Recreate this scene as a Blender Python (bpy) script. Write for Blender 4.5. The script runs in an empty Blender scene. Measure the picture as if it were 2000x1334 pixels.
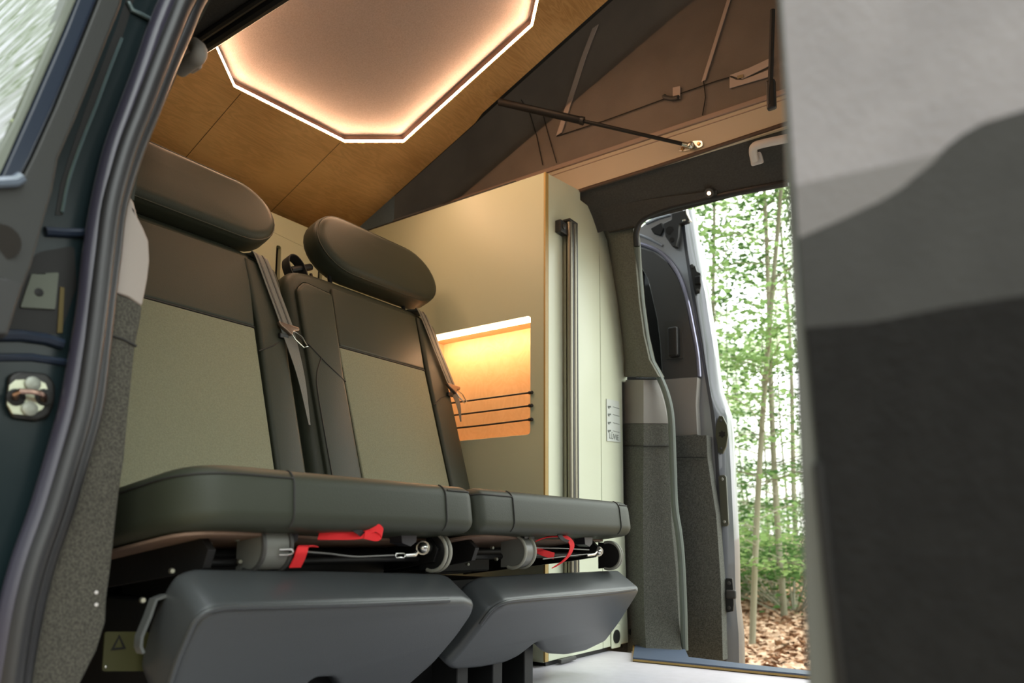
import bpy, math, random
from math import sin, cos, tan, radians, pi, atan2, sqrt
from mathutils import Vector, Matrix, noise
from mathutils.geometry import tessellate_polygon
random.seed(7)
scene = bpy.context.scene
COL = scene.collection

# ------------------------------------------------------------------ camera
FPX, PPY, HCAM = 1460.0, 871.0, 0.34
_az, _th, _ro = radians(54.5), radians(7.2), radians(.35)
_h = Vector((-cos(_az), sin(_az), 0)); _z = Vector((0, 0, 1))
CF = (_h*cos(_th) + _z*sin(_th)).normalized()
_r = CF.cross(_z).normalized(); _u = _r.cross(CF)
CR = _r*cos(_ro) + _u*sin(_ro); CU = _u*cos(_ro) - _r*sin(_ro)
CAM = Vector((0, 0, HCAM))
cd = bpy.data.cameras.new('camera'); cam = bpy.data.objects.new('camera', cd); COL.objects.link(cam)
cd.sensor_width = 36; cd.lens = FPX/2000*36; cd.shift_y = (PPY-667)/2000; cd.clip_start = .02
M = Matrix.Identity(4)
for i in range(3):
    M[i][0] = CR[i]; M[i][1] = CU[i]; M[i][2] = -CF[i]; M[i][3] = CAM[i]
cam.matrix_world = M
cd.dof.use_dof = True; cd.dof.focus_distance = 1.75; cd.dof.aperture_fstop = 4.0
scene.camera = cam

# ------------------------------------------------------------------ world, light, exposure
W = bpy.data.worlds.new('world'); scene.world = W; W.use_nodes = True
nt = W.node_tree; N = nt.nodes; L = nt.links; N.clear()
def wn(t, **k):
    n = N.new(t)
    for a, b in k.items(): setattr(n, a, b)
    return n
tc = wn('ShaderNodeTexCoord'); mp = wn('ShaderNodeMapping'); mp.inputs['Scale'].default_value = (1, 1, .8)
n1 = wn('ShaderNodeTexNoise'); n1.inputs['Scale'].default_value = 7; n1.inputs['Detail'].default_value = 8; n1.inputs['Roughness'].default_value = .7
r1 = wn('ShaderNodeValToRGB'); e = r1.color_ramp.elements
e[0].position = .36; e[0].color = (.09, .12, .05, 1); e[1].position = .56; e[1].color = (1.0, 1.0, 1.0, 1)
x = e.new(.43); x.color = (.36, .44, .26, 1); x = e.new(.49); x.color = (.80, .85, .74, 1)
bg = wn('ShaderNodeBackground'); bg.inputs['Strength'].default_value = 3.0
sx = wn('ShaderNodeSeparateXYZ'); r2 = wn('ShaderNodeValToRGB')      # darker forest floor below the horizon
r2.color_ramp.elements[0].position = .44; r2.color_ramp.elements[0].color = (.26, .23, .20, 1)
r2.color_ramp.elements[1].position = .54; r2.color_ramp.elements[1].color = (1, 1, 1, 1)
x = r2.color_ramp.elements.new(.92); x.color = (2.6, 2.65, 2.9, 1)
ma = wn('ShaderNodeMath', operation='MULTIPLY_ADD'); ma.inputs[1].default_value = .5; ma.inputs[2].default_value = .5
mx = wn('ShaderNodeMix', data_type='RGBA', blend_type='MULTIPLY'); mx.inputs[0].default_value = 1
ou = wn('ShaderNodeOutputWorld')
L.new(tc.outputs['Generated'], mp.inputs[0]); L.new(mp.outputs[0], n1.inputs['Vector']); L.new(n1.outputs['Fac'], r1.inputs[0])
L.new(tc.outputs['Generated'], sx.inputs[0]); L.new(sx.outputs['Z'], ma.inputs[0]); L.new(ma.outputs[0], r2.inputs[0])
r3 = wn('ShaderNodeValToRGB'); mb = wn('ShaderNodeMath', operation='MULTIPLY_ADD'); mb.inputs[1].default_value = .5; mb.inputs[2].default_value = .5
r3.color_ramp.elements[0].position = .33; r3.color_ramp.elements[0].color = (.22, .225, .235, 1); r3.color_ramp.elements[1].position = .70; r3.color_ramp.elements[1].color = (1, 1, 1, 1)
m3 = wn('ShaderNodeMix', data_type='RGBA', blend_type='MULTIPLY'); m3.inputs[0].default_value = 1
md = wn('ShaderNodeVectorMath', operation='DOT_PRODUCT'); md.inputs[1].default_value = (.65, .75, 0)
L.new(tc.outputs['Generated'], md.inputs[0]); L.new(md.outputs['Value'], mb.inputs[0]); L.new(mb.outputs[0], r3.inputs[0]); L.new(r1.outputs[0], m3.inputs[6]); L.new(r3.outputs[0], m3.inputs[7])
L.new(m3.outputs[2], mx.inputs[6]); L.new(r2.outputs[0], mx.inputs[7]); L.new(mx.outputs[2], bg.inputs['Color']); L.new(bg.outputs[0], ou.inputs[0])

scene.view_settings.view_transform = 'Standard'; scene.view_settings.look = 'None'
scene.view_settings.gamma = 1; scene.view_settings.use_curve_mapping = False
scene.view_settings.exposure = 0.2
LED_CEIL, LED_NICHE, LED_SPOT = 185.0, 48.0, 5.0

# ------------------------------------------------------------------ pixel rays -> points on real planes
def ray(u, v): return CF + CR*((u-1000)/FPX) - CU*((v-PPY)/FPX)
def P(u, v, ax, c):
    d = ray(u, v); return CAM + d*((c-CAM[ax])/d[ax])
def X_(u, v, c): return P(u, v, 0, c)
def Y_(u, v, c): return P(u, v, 1, c)
def Z_(u, v, c): return P(u, v, 2, c)
def PP(u, v, p0, n):
    d = ray(u, v); return CAM + d*(((p0-CAM).dot(n))/d.dot(n))
def interp(t, tab):
    if t <= tab[0][0]: return tab[0][1]
    for (a, b), (c, d) in zip(tab, tab[1:]):
        if t <= c: return b + (d-b)*(t-a)/(c-a)
    return tab[-1][1]
YW = [(0, 2.20), (.9, 2.20), (1.2, 2.12), (1.33, 2.05), (1.40, 2.0), (1.445, 1.95)]
def yw(z): return interp(z, YW)
def W_(u, v, off=0):                     # point on the tumblehome far wall
    y = 2.15
    for _ in range(12):
        p = P(u, v, 1, y+off); y = .5*y + .5*yw(p.z)
    return P(u, v, 1, y+off)

# ------------------------------------------------------------------ materials
def mat(name, col, rough=.6, metal=0, noise_s=0, noise_amt=.15, bump=0, bump_s=200, spec=.5, coat=0, sheen=0, col2=None, scale=(1,1,1), emis=None, trans=0, alpha=1, detail=4):
    m = bpy.data.materials.new(name); m.use_nodes = True; t = m.node_tree; b = t.nodes['Principled BSDF']
    b.inputs['Base Color'].default_value = (*col, 1); b.inputs['Roughness'].default_value = rough; b.inputs['Metallic'].default_value = metal
    b.inputs['Specular IOR Level'].default_value = spec; b.inputs['Coat Weight'].default_value = coat; b.inputs['Sheen Weight'].default_value = sheen
    b.inputs['Transmission Weight'].default_value = trans; b.inputs['Alpha'].default_value = alpha
    c = t.nodes.new('ShaderNodeTexCoord'); mpn = t.nodes.new('ShaderNodeMapping'); mpn.inputs['Scale'].default_value = scale
    t.links.new(c.outputs['Object'], mpn.inputs[0])
    if noise_s or col2:
        n = t.nodes.new('ShaderNodeTexNoise'); n.inputs['Scale'].default_value = noise_s or 5; n.inputs['Detail'].default_value = detail
        t.links.new(mpn.outputs[0], n.inputs['Vector'])
        r = t.nodes.new('ShaderNodeValToRGB'); t.links.new(n.outputs['Fac'], r.inputs[0])
        k = col2 or tuple(min(1, v*(1+noise_amt)) for v in col)
        lo = col if col2 else tuple(v*(1-noise_amt) for v in col)
        r.color_ramp.elements[0].color = (*lo, 1); r.color_ramp.elements[0].position = .35
        r.color_ramp.elements[1].color = (*k, 1); r.color_ramp.elements[1].position = .65
        t.links.new(r.outputs[0], b.inputs['Base Color'])
    if bump:
        n = t.nodes.new('ShaderNodeTexNoise'); n.inputs['Scale'].default_value = bump_s; n.inputs['Detail'].default_value = 3
        bu = t.nodes.new('ShaderNodeBump'); bu.inputs['Strength'].default_value = bump; bu.inputs['Distance'].default_value = .002
        t.links.new(mpn.outputs[0], n.inputs['Vector']); t.links.new(n.outputs['Fac'], bu.inputs['Height']); t.links.new(bu.outputs[0], b.inputs['Normal'])
    if emis:
        b.inputs['Emission Color'].default_value = (*emis[0], 1); b.inputs['Emission Strength'].default_value = emis[1]
    return m
def wood(name, c1, c2, scale, rough=.45, seam=None):
    m = mat(name, c1, rough); t = m.node_tree; b = t.nodes['Principled BSDF']
    c = t.nodes.new('ShaderNodeTexCoord'); mpn = t.nodes.new('ShaderNodeMapping'); mpn.inputs['Scale'].default_value = scale
    n = t.nodes.new('ShaderNodeTexNoise'); n.inputs['Scale'].default_value = 3; n.inputs['Detail'].default_value = 9; n.inputs['Distortion'].default_value = 1.2
    n2 = t.nodes.new('ShaderNodeTexNoise'); n2.inputs['Scale'].default_value = 2.2; n2.inputs['Detail'].default_value = 3
    w = t.nodes.new('ShaderNodeMath'); w.operation = 'PINGPONG'; w.inputs[1].default_value = .07
    r = t.nodes.new('ShaderNodeValToRGB'); r.color_ramp.elements[0].color = (*c1, 1); r.color_ramp.elements[0].position = .3
    r.color_ramp.elements[1].color = (*c2, 1); r.color_ramp.elements[1].position = .72
    q = t.nodes.new('ShaderNodeMath'); q.operation = 'MULTIPLY_ADD'; q.inputs[1].default_value = 1.6
    t.links.new(c.outputs['Object'], mpn.inputs[0]); t.links.new(mpn.outputs[0], n.inputs['Vector']); t.links.new(c.outputs['Object'], n2.inputs['Vector'])
    t.links.new(n.outputs['Fac'], w.inputs[0]); t.links.new(w.outputs[0], q.inputs[0]); t.links.new(n2.outputs['Fac'], q.inputs[2])
    t.links.new(q.outputs[0], r.inputs[0]); t.links.new(r.outputs[0], b.inputs['Base Color'])
    return m
def canvas_mat(name, c):
    return mat(name, c, .95, bump=.35, bump_s=420, noise_s=6, noise_amt=.10)
LEATHER = mat('seat_leather', (.032, .037, .025), .50, bump=.12, bump_s=450, spec=.30)
PADLEATHER = mat('pad_leather', (.045, .050, .052), .36, bump=.12, bump_s=450, spec=.45)
FABRIC = mat('seat_fabric', (.20, .205, .135), .9, bump=.3, bump_s=700, noise_s=300, noise_amt=.08)
THREAD = mat('dark_thread', (.015, .015, .013), .7, bump=.1)
LAM = mat('cream_laminate', (.56, .60, .43), .38, bump=.05, bump_s=60, spec=.4)
LAMW = mat('pale_laminate', (.66, .70, .55), .35, bump=.04, bump_s=60)
PLY = wood('birch_edge', (.36, .23, .06), (.52, .36, .12), (40, 40, 2), .5)
CEILW = wood('ceiling_plywood', (.44, .21, .05), (.92, .56, .23), (13, 1.6, 13), .42)
NICHEW = wood('niche_birch', (.55, .36, .18), (.72, .52, .31), (4, 2, 3), .45)
CEILF = mat('ceiling_fabric', (.30, .25, .23), .95, bump=.4, bump_s=600, noise_s=250, noise_amt=.08)
CANVAS = canvas_mat('brown_canvas', (.19, .16, .135))
CANVASD = canvas_mat('dark_canvas', (.020, .017, .014))
BEAM = mat('beam_beige', (.50, .43, .32), .6, bump=.1, bump_s=100)
BEAMP = mat('rail_taupe', (.33, .24, .19), .6, bump=.1, bump_s=100)
HEAD = mat('headliner', (.045, .045, .042), .95, bump=.3, bump_s=500, noise_s=200, noise_amt=.12)
TRIMF = mat('pillar_textile', (.11, .11, .088), .95, bump=.4, bump_s=500, noise_s=260, noise_amt=.2)
TRIMP = mat('grey_plastic', (.22, .21, .195), .55, bump=.08, bump_s=200)
TRIMPN = mat('warm_grey_plastic', (.27, .235, .21), .5, bump=.08, bump_s=200)
FELT = mat('charcoal_felt', (.088, .091, .080), .98, bump=.6, bump_s=600, noise_s=380, noise_amt=.45)
RUB = mat('door_rubber', (.017, .017, .019), .40, bump=.05, bump_s=150, spec=.5)
RUBG = mat('grey_rubber', (.10, .12, .105), .5, bump=.05, bump_s=150)
PAINT = mat('teal_paint', (.007, .015, .018), .30, bump=.25, bump_s=14, spec=.35)
NAVY = mat('navy_paint', (.014, .022, .040), .28, bump=.03, bump_s=9, spec=.4)
SILVER = mat('silver_paint', (.30, .315, .34), .28, .55, bump=.02, bump_s=8, coat=.4)
BLACKP = mat('black_plastic', (.012, .012, .012), .45, bump=.08, bump_s=200)
BLACKM = mat('black_steel', (.010, .010, .010), .5, .0, bump=.1, bump_s=120, spec=.3)
DGREY = mat('dark_grey_plastic', (.045, .045, .043), .5, bump=.1, bump_s=300)
STEEL = mat('steel', (.62, .62, .58), .25, 1, bump=.05, bump_s=80)
DSTEEL = mat('dull_cable', (.16, .16, .15), .45, .6, bump=.05, bump_s=80)
ALU = mat('brushed_aluminium', (.30, .28, .22), .38, .9, bump=.06, bump_s=40, scale=(1, 1, .02))
GREYC = mat('cap_grey', (.16, .165, .15), .35, bump=.05, bump_s=200)
CAPRIM = mat('cap_rim', (.33, .33, .28), .4, bump=.05, bump_s=200)
BOARD = mat('cushion_board', (.20, .13, .09), .8, bump=.3, bump_s=400, noise_s=30, noise_amt=.08)
RED = mat('red_webbing', (.75, .015, .02), .75, bump=.4, bump_s=900)
WEB = mat('grey_webbing', (.13, .135, .12), .6, bump=.5, bump_s=700, scale=(1, 1, .3))
WEBB = mat('black_webbing', (.012, .012, .012), .7, bump=.4, bump_s=800)
BRONZE = mat('tongue_bronze', (.28, .20, .15), .35, .8, bump=.03, bump_s=90)
FLOORM = mat('floor_vinyl', (.62, .60, .66), .4, bump=.1, bump_s=120, noise_s=40, noise_amt=.03)
SILLM = mat('sill_mat', (.065, .09, .14), .55, bump=.3, bump_s=500)
YEL = mat('yellow_label', (.035, .034, .006), .6, bump=.05)
WHITEP = mat('white_plastic', (.55, .52, .50), .45, bump=.04, bump_s=90)
VENTM = mat('pale_label_plate', (.62, .66, .62), .4, bump=.03, bump_s=50)
INK = mat('grey_ink', (.12, .14, .12), .6, bump=.02)
GLASSR = mat('door_glass', (.02, .03, .03), .03, spec=1.0, bump=0)
GLASSD = mat('dark_window_glass', (.006, .008, .009), .08, spec=.6, bump=0)
def ripples(m):
    t = m.node_tree; c = t.nodes.new('ShaderNodeTexCoord'); mpn = t.nodes.new('ShaderNodeMapping'); mpn.inputs['Scale'].default_value = (2, 6, 22)
    n = t.nodes.new('ShaderNodeTexNoise'); n.inputs['Scale'].default_value = 2.5; n.inputs['Detail'].default_value = 1
    bu = t.nodes.new('ShaderNodeBump'); bu.inputs['Strength'].default_value = .35; bu.inputs['Distance'].default_value = .01
    t.links.new(c.outputs['Object'], mpn.inputs[0]); t.links.new(mpn.outputs[0], n.inputs['Vector']); t.links.new(n.outputs['Fac'], bu.inputs['Height'])
    t.links.new(bu.outputs[0], t.nodes['Principled BSDF'].inputs['Normal'])
    t.nodes['Principled BSDF'].inputs['Metallic'].default_value = .75
    t.nodes['Principled BSDF'].inputs['Base Color'].default_value = (.17, .19, .10, 1)
ripples(GLASSR)
LEDM = mat('led_strip', (1, .8, .6), .5, emis=((1, .62, .38), LED_CEIL))
LEDN = mat('niche_led', (1, .8, .6), .5, emis=((1, .60, .33), LED_NICHE))
LEDS = mat('spot_led', (1, .8, .6), .5, emis=((1, .62, .40), LED_SPOT))

# ------------------------------------------------------------------ geometry helpers
class G:
    def __init__(s): s.v = []; s.f = []
    def add(s, vs, fs):
        o = len(s.v); s.v += [Vector(p) for p in vs]; s.f += [tuple(i+o for i in f) for f in fs]; return s
    def box(s, a, b):
        (x0, y0, z0), (x1, y1, z1) = a, b
        vs = [(x0,y0,z0),(x1,y0,z0),(x1,y1,z0),(x0,y1,z0),(x0,y0,z1),(x1,y0,z1),(x1,y1,z1),(x0,y1,z1)]
        return s.add(vs, [(0,3,2,1),(4,5,6,7),(0,1,5,4),(1,2,6,5),(2,3,7,6),(3,0,4,7)])
    def slab(s, pts, vec, holes=()):       # planar polygon (3d points) + holes, extruded by vec
        loops = [[Vector(p) for p in pts]] + [[Vector(p) for p in h] for h in holes]
        flat = [p for l in loops for p in l]; n = len(flat); vec = Vector(vec)
        tris = tessellate_polygon(loops)
        fs = [tuple(t) for t in tris] + [tuple(n+i for i in reversed(t)) for t in tris]
        o = 0
        for l in loops:
            k = len(l)
            for i in range(k): fs.append((o+i, o+(i+1) % k, n+o+(i+1) % k, n+o+i))
            o += k
        return s.add(flat + [p+vec for p in flat], fs)
    def tube(s, path, r, n=10, caps=True, flat=None):
        path = [Vector(p) for p in path]; rs = r if isinstance(r, (list, tuple)) else [r]*len(path)
        vs = []; up = None
        for i, p in enumerate(path):
            t = (path[min(i+1, len(path)-1)]-path[max(i-1, 0)]).normalized()
            if up is None: up = t.orthogonal().normalized()
            up = (up - t*up.dot(t)).normalized(); b = t.cross(up)
            for k in range(n):
                a = 2*pi*k/n; vs.append(p + (up*cos(a)+b*sin(a))*rs[i])
        fs = []
        for i in range(len(path)-1):
            for k in range(n): fs.append((i*n+k, i*n+(k+1) % n, (i+1)*n+(k+1) % n, (i+1)*n+k))
        if caps: fs += [tuple(reversed(range(n))), tuple(range((len(path)-1)*n, len(path)*n))]
        return s.add(vs, fs)
    def cyl(s, a, b, r, n=24): return s.tube([a, b], r, n)
    def puff(s, out, O, A, B, Nn, depth, r, seg=5, bulge=0.0, r_back=None):
        # cushion: 2d outline (a,b) on plane O + aA + bB, front towards Nn, rounded rims
        O, A, B, Nn = Vector(O), Vector(A), Vector(B), Vector(Nn); k = len(out)
        ar = sum(out[i][0]*out[(i+1) % k][1]-out[(i+1) % k][0]*out[i][1] for i in range(k)); sg = 1 if ar > 0 else -1
        nrm = []
        for i in range(k):
            p, q, w = out[i-1], out[i], out[(i+1) % k]
            d1 = Vector((q[0]-p[0], q[1]-p[1])).normalized(); d2 = Vector((w[0]-q[0], w[1]-q[1])).normalized()
            n1 = Vector((-d1.y, d1.x)); n2 = Vector((-d2.y, d2.x)); m = (n1+n2)
            m = m.normalized() if m.length > 1e-6 else n1
            nrm.append(m*sg/max(.5, m.dot(n1)))
        cx = sum(p[0] for p in out)/k; cy = sum(p[1] for p in out)/k
        rings = []; rb = r if r_back is None else r_back
        def ring(ins, h): rings.append([O + A*(q[0]+m.x*ins) + B*(q[1]+m.y*ins) + Nn*h for q, m in zip(out, nrm)])
        for j in range(seg+1):
            t = pi/2*(1-j/seg); ring(r*(1-cos(t)), -r*(1-sin(t)))     # from inset front edge out to rim
        rings[0] = [O + A*(q[0]+m.x*r) + B*(q[1]+m.y*r) for q, m in zip(out, nrm)]
        for j in range(seg+1):
            t = pi/2*j/seg; ring(rb*(1-cos(t)), -depth+rb*(1-sin(t)))
        front = []
        if bulge:
            for fct in (.82, .6, .35):
                front.append([O + A*(cx+((q[0]+m.x*r)-cx)*fct) + B*(cy+((q[1]+m.y*r)-cy)*fct) + Nn*bulge*(1-fct**2) for q, m in zip(out, nrm)])
        allr = list(reversed(front)) + rings
        vs = [p for rr in allr for p in rr]; n_ = (len(allr)-1)*k
        fs = [tuple(t) for t in tessellate_polygon([allr[0]])]
        for j in range(len(allr)-1):
            for i in range(k): fs.append((j*k+i, (j+1)*k+i, (j+1)*k+(i+1) % k, j*k+(i+1) % k))
        fs += [tuple(n_+i for i in t) for t in tessellate_polygon([allr[-1]])]
        return s.add(vs, fs)
    def ribbon(s, path, wv, th=.0015):
        path = [Vector(p) for p in path]; n = len(path); wvs = wv if isinstance(wv, list) else [Vector(wv)]*n
        vs = []
        for i, p in enumerate(path):
            t = (path[min(i+1, n-1)]-path[max(i-1, 0)]).normalized(); w = Vector(wvs[i]); nn = t.cross(w).normalized()*th/2
            vs += [p-w/2-nn, p+w/2-nn, p+w/2+nn, p-w/2+nn]
        fs = [(0, 1, 2, 3), tuple(4*(n-1)+i for i in (3, 2, 1, 0))]
        for i in range(n-1):
            for k in range(4): fs.append((4*i+k, 4*i+(k+1) % 4, 4*i+4+(k+1) % 4, 4*i+4+k))
        return s.add(vs, fs)
    def loft(s, secs, thick=None):
        k = len(secs[0]); vs = [Vector(p) for q in secs for p in q]; fs = []
        for j in range(len(secs)-1):
            for i in range(k-1): fs.append((j*k+i, j*k+i+1, (j+1)*k+i+1, (j+1)*k+i))
        if thick:
            n = len(vs); vs += [p+Vector(thick) for p in vs]; fs2 = [tuple(n+i for i in reversed(f)) for f in fs]
            R = len(secs); b = list(range(k)) + [j*k+k-1 for j in range(1, R)] + [(R-1)*k+i for i in range(k-2, -1, -1)] + [j*k for j in range(R-2, 0, -1)]
            fs2 += [(b[i], n+b[i], n+b[(i+1) % len(b)], b[(i+1) % len(b)]) for i in range(len(b))]
            fs += fs2
        return s.add(vs, fs)
    def sphere(s, c, r, n=12):
        c = Vector(c); vs = []; fs = []
        for i in range(n+1):
            a = pi*i/n
            for j in range(2*n):
                b = pi*j/n; vs.append(c + Vector((sin(a)*cos(b), sin(a)*sin(b), cos(a)))*r)
        for i in range(n):
            for j in range(2*n): fs.append((i*2*n+j, i*2*n+(j+1) % (2*n), (i+1)*2*n+(j+1) % (2*n), (i+1)*2*n+j))
        return s.add(vs, fs)
    def build(s, name, m, parent=None, bevel=0, smooth=True, subd=0, angle=35, seg=3):
        import bmesh
        vs, fs = s.v, s.f
        c = Vector((0, 0, 0))
        if parent is None:
            xs = [min(p[i] for p in vs) for i in range(3)]; xe = [max(p[i] for p in vs) for i in range(3)]
            c = Vector(((xs[0]+xe[0])/2, (xs[1]+xe[1])/2, xs[2]))
        me = bpy.data.meshes.new(name); me.from_pydata([tuple(p-c) for p in vs], [], fs)
        bm = bmesh.new(); bm.from_mesh(me); bmesh.ops.remove_doubles(bm, verts=bm.verts, dist=1e-6); bmesh.ops.recalc_face_normals(bm, faces=bm.faces)
        for e_ in bm.edges:
            if len(e_.link_faces) == 2 and e_.calc_face_angle(0) > radians(angle): e_.smooth = False
        for f_ in bm.faces: f_.smooth = smooth
        bm.to_mesh(me); bm.free(); me.materials.append(m)
        o = bpy.data.objects.new(name, me); COL.objects.link(o); o.location = c
        if parent is not None: setpar(o, parent)
        if bevel:
            b = o.modifiers.new('bevel', 'BEVEL'); b.width = bevel; b.segments = seg; b.limit_method = 'ANGLE'; b.angle_limit = radians(30)
            b.harden_normals = True
            for e_ in me.edges: e_.use_edge_sharp = False
        return o
def wloc(o):
    p = Vector(o.location); q = o
    while q.parent: q = q.parent; p = p + Vector(q.location)
    return p
def setpar(o, parent):
    # parts keep their world coordinates: the inverse cancels the parent's own offset
    tot = Vector((0, 0, 0)); q = parent
    off = getattr(setpar, 'w', {}).get(parent.name)
    if off is None: off = Vector(parent.location) if parent.parent is None else Vector((0, 0, 0))
    o.parent = parent; o.matrix_parent_inverse = Matrix.Translation(-off)
def thing(name, label, cat, loc, group=None):
    o = bpy.data.objects.new(name, None); COL.objects.link(o); o.location = loc; o.empty_display_size = .05
    o['label'] = label; o['category'] = cat
    if group: o['group'] = group
    return o
def tag(o, label, cat, group=None, kind=None):
    o['label'] = label; o['category'] = cat
    if group: o['group'] = group
    if kind: o['kind'] = kind
    return o
def struct(o, label=None, cat=None):
    o['kind'] = 'structure'
    if label: o['label'] = label
    if cat: o['category'] = cat
    return o
def rnd(poly, r, seg=5):
    out = []; k = len(poly); rr = r if isinstance(r, (list, tuple)) else [r]*k
    for i in range(k):
        p, q, w = [Vector(poly[j % k]) for j in (i-1, i, i+1)]
        d1 = (p-q); d2 = (w-q); l = min(rr[i], d1.length*.49, d2.length*.49)
        if l < 1e-5: out.append(tuple(q)); continue
        a = q + d1.normalized()*l; b = q + d2.normalized()*l
        for j in range(seg+1):
            t = j/seg; out.append(tuple(a*(1-t)**2 + q*2*t*(1-t) + b*t*t))
    return out
def dens(poly, d=.02):
    out = []; k = len(poly)
    for i in range(k):
        a, b = Vector(poly[i]), Vector(poly[(i+1) % k]); n = max(1, int((b-a).length/d))
        for j in range(n): out.append(tuple(a.lerp(b, j/n)))
    return out
def cr(pts, n=6):                      # Catmull-Rom through points (any dimension)
    pts = [Vector(p) for p in pts]; q = [pts[0]*2-pts[1]] + pts + [pts[-1]*2-pts[-2]]; out = []
    for i in range(1, len(q)-2):
        for j in range(n):
            t = j/n; a, b, c, d = q[i-1], q[i], q[i+1], q[i+2]
            out.append(.5*((2*b)+(c-a)*t+(2*a-5*b+4*c-d)*t*t+(3*b-a-3*c+d)*t**3))
    out.append(pts[-1]); return out
def xs(px, c): return [X_(u, v, c) for u, v in px]
def ys(px, c): return [Y_(u, v, c) for u, v in px]
def zs(px, c): return [Z_(u, v, c) for u, v in px]

# ================================================================== SETTING
fl = G().box((-2.0, .42, -.03), (1.2, 2.13, 0)).build('floor', FLOORM, bevel=.002); struct(fl)
# rear board with two strap slots
XR = -1.93
def slotpoly(u, v0, v1, w):
    a = X_(u, v0, XR); b = X_(u, v1, XR)
    return [(XR, p[0], p[1]) for p in rnd([(a.y-w, a.z), (a.y+w, a.z), (a.y+w, b.z), (a.y-w, b.z)], w*.95)]
rw = G().slab([(XR, .42, .0), (XR, 1.742, .0), (XR, 1.742, 1.365), (XR, .55, 1.365)], (-.018, 0, 0),
     holes=[slotpoly(545, 480, 560, .009), slotpoly(627, 500, 580, .009)]).build('wall_rear', LAM, bevel=.0015); struct(rw)
struct(G().box((-2.06, .36, -.03), (-2.02, 2.27, 1.36)).build('trim_13', HEAD))
# pop-up roof board
CO = Vector((-1.944, 0, 1.42)); CS = Vector((1.0468, 0, .4394)).normalized(); CN = Vector((-CS.z, 0, CS.x))
def cp(y, s, n=0): return CO + Vector((0, y, 0)) + CS*s + CN*n
OCT = [(.92, .40), (1.075, .285), (1.445, .305), (1.600, .410), (1.612, .93), (1.46, 1.10), (1.075, 1.10), (.92, .97)]
outer = [(.80, -.30), (1.738, -.30), (1.738, .60), (1.728, .64), (1.728, 2.9), (.80, 2.9)]
ce = G().slab([cp(*p) for p in outer], CN*.028, holes=[[cp(*p) for p in OCT]]).build('ceiling', CEILW); struct(ce)
ins = [(1.26+(y-1.26)*1.05, .69+(s-.69)*1.05) for y, s in OCT]
G().slab([cp(y, s, .028) for y, s in ins], CN*.01).build('fabric_inset', CEILF, ce)
JNT = mat('joint_brown', (.14, .07, .02), .6, bump=.05)
for y_, s1_ in ((1.10, .278), (1.433, .295)): G().slab([cp(y_-.001, -.29, -.0003), cp(y_+.001, -.29, -.0003), cp(y_+.001, s1_, -.0003), cp(y_-.001, s1_, -.0003)], CN*.0004).build('board_joint', JNT, ce)
struct(G().slab([cp(y, s_, .21) for y, s_ in ((.55, -.45), (2.05, -.45), (2.05, 3.25), (.55, 3.25))], CN*.02).build('trim_14', HEAD))
lm = G(); hs_ = G()
cen = Vector((1.26, .69))
def insq(p, d):
    q = Vector(p); return tuple(q + (cen-q).normalized()*d)
for i in range(8):
    a, b = OCT[i], OCT[(i+1) % 8]; a2, b2 = insq(a, .006), insq(b, .006)
    a2, b2 = insq(a, .0040), insq(b, .0040); lo, hi = .003, .0065
    lm.add([cp(*a, lo), cp(*b, lo), cp(*b2, lo), cp(*a2, lo), cp(*b2, hi), cp(*a2, hi)], [(0, 1, 2, 3), (3, 2, 4, 5)])
    a1, b1 = insq(a, .001), insq(b, .001); a2, b2 = insq(a, .0043), insq(b, .0043)
    hs_.add([cp(*a, hi+.0003), cp(*b, hi+.0003), cp(*b2, hi+.0003), cp(*a2, hi+.0003), cp(*a, hi+.002), cp(*b, hi+.002), cp(*b2, hi+.002), cp(*a2, hi+.002)], [(0,1,2,3),(7,6,5,4),(0,4,5,1),(3,2,6,7),(1,5,6,2),(0,3,7,4)])
    hs_.add([cp(*a1, hi+.002), cp(*b1, hi+.002), cp(*b1, .0275), cp(*a1, .0275)], [(0, 1, 2, 3)])
cl_ = tag(lm.build('ceiling_light', LEDM, smooth=False), 'glowing warm octagonal light strip framing the grey ceiling inset', 'light strip')
hs_.build('strip_glow_shield', mat('brown_shield', (.10, .06, .045), .7, bump=.05), cl_, smooth=False)  # dark backing and lining added to keep the strip's glow off the lip
# canvas wall of the pop-up roof, far side, and its sewn parts
YC = 1.7437; CY = 1.95
def ctop(x): return 1.42 + (x+1.944)*.41975
# gentle folds in the canvas
secs = []
for i in range(61):
    x_ = -1.95 + i*2.95/60; zt_ = ctop(x_)+.235; row = []
    for j in range(13):
        t = j/12; zz = 1.535 + (zt_-1.535)*t
        row.append((x_, CY+.004*noise.noise(Vector((x_*4, zz*2.2, 3)))*sin(pi*t), zz))
    secs.append(row)
cw = G().loft(secs, (0, .004, 0)).build('wall_far', CANVAS); struct(cw)
def cstrip(px, w, m, name, y=CY-.006):
    pts = ys(px, y); g = G(); g.ribbon(pts, [Vector((1, 0, .25)).normalized()*w]*len(pts), .003); return g.build(name, m, cw)
WB = mat('taupe_webbing', (.50, .40, .34), .8, bump=.3, bump_s=600)
cstrip([(1163, 52), (1140, 112), (1092, 262)], .022, WB, 'sewn_strap')['label'] = 'wide taupe sewn strap'
cstrip([(1425, -5), (1400, 75), (1374, 158)], .012, WB, 'sewn_strap')['label'] = 'narrow taupe sewn strap'
for px in ([(1035, 222), (1048, 265), (1060, 322)], [(1058, 212), (1070, 260), (1087, 318)], [(1087, 266), (1180, 236), (1290, 196), (1400, 158), (1500, 130)], [(1374, 158), (1378, 190), (1372, 225)], [(1018, 195), (1035, 222)]):
    g = G(); g.tube(ys(px, CY-.005), .0016, 6); g.build('stitched_seam', CANVASD, cw)
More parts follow.
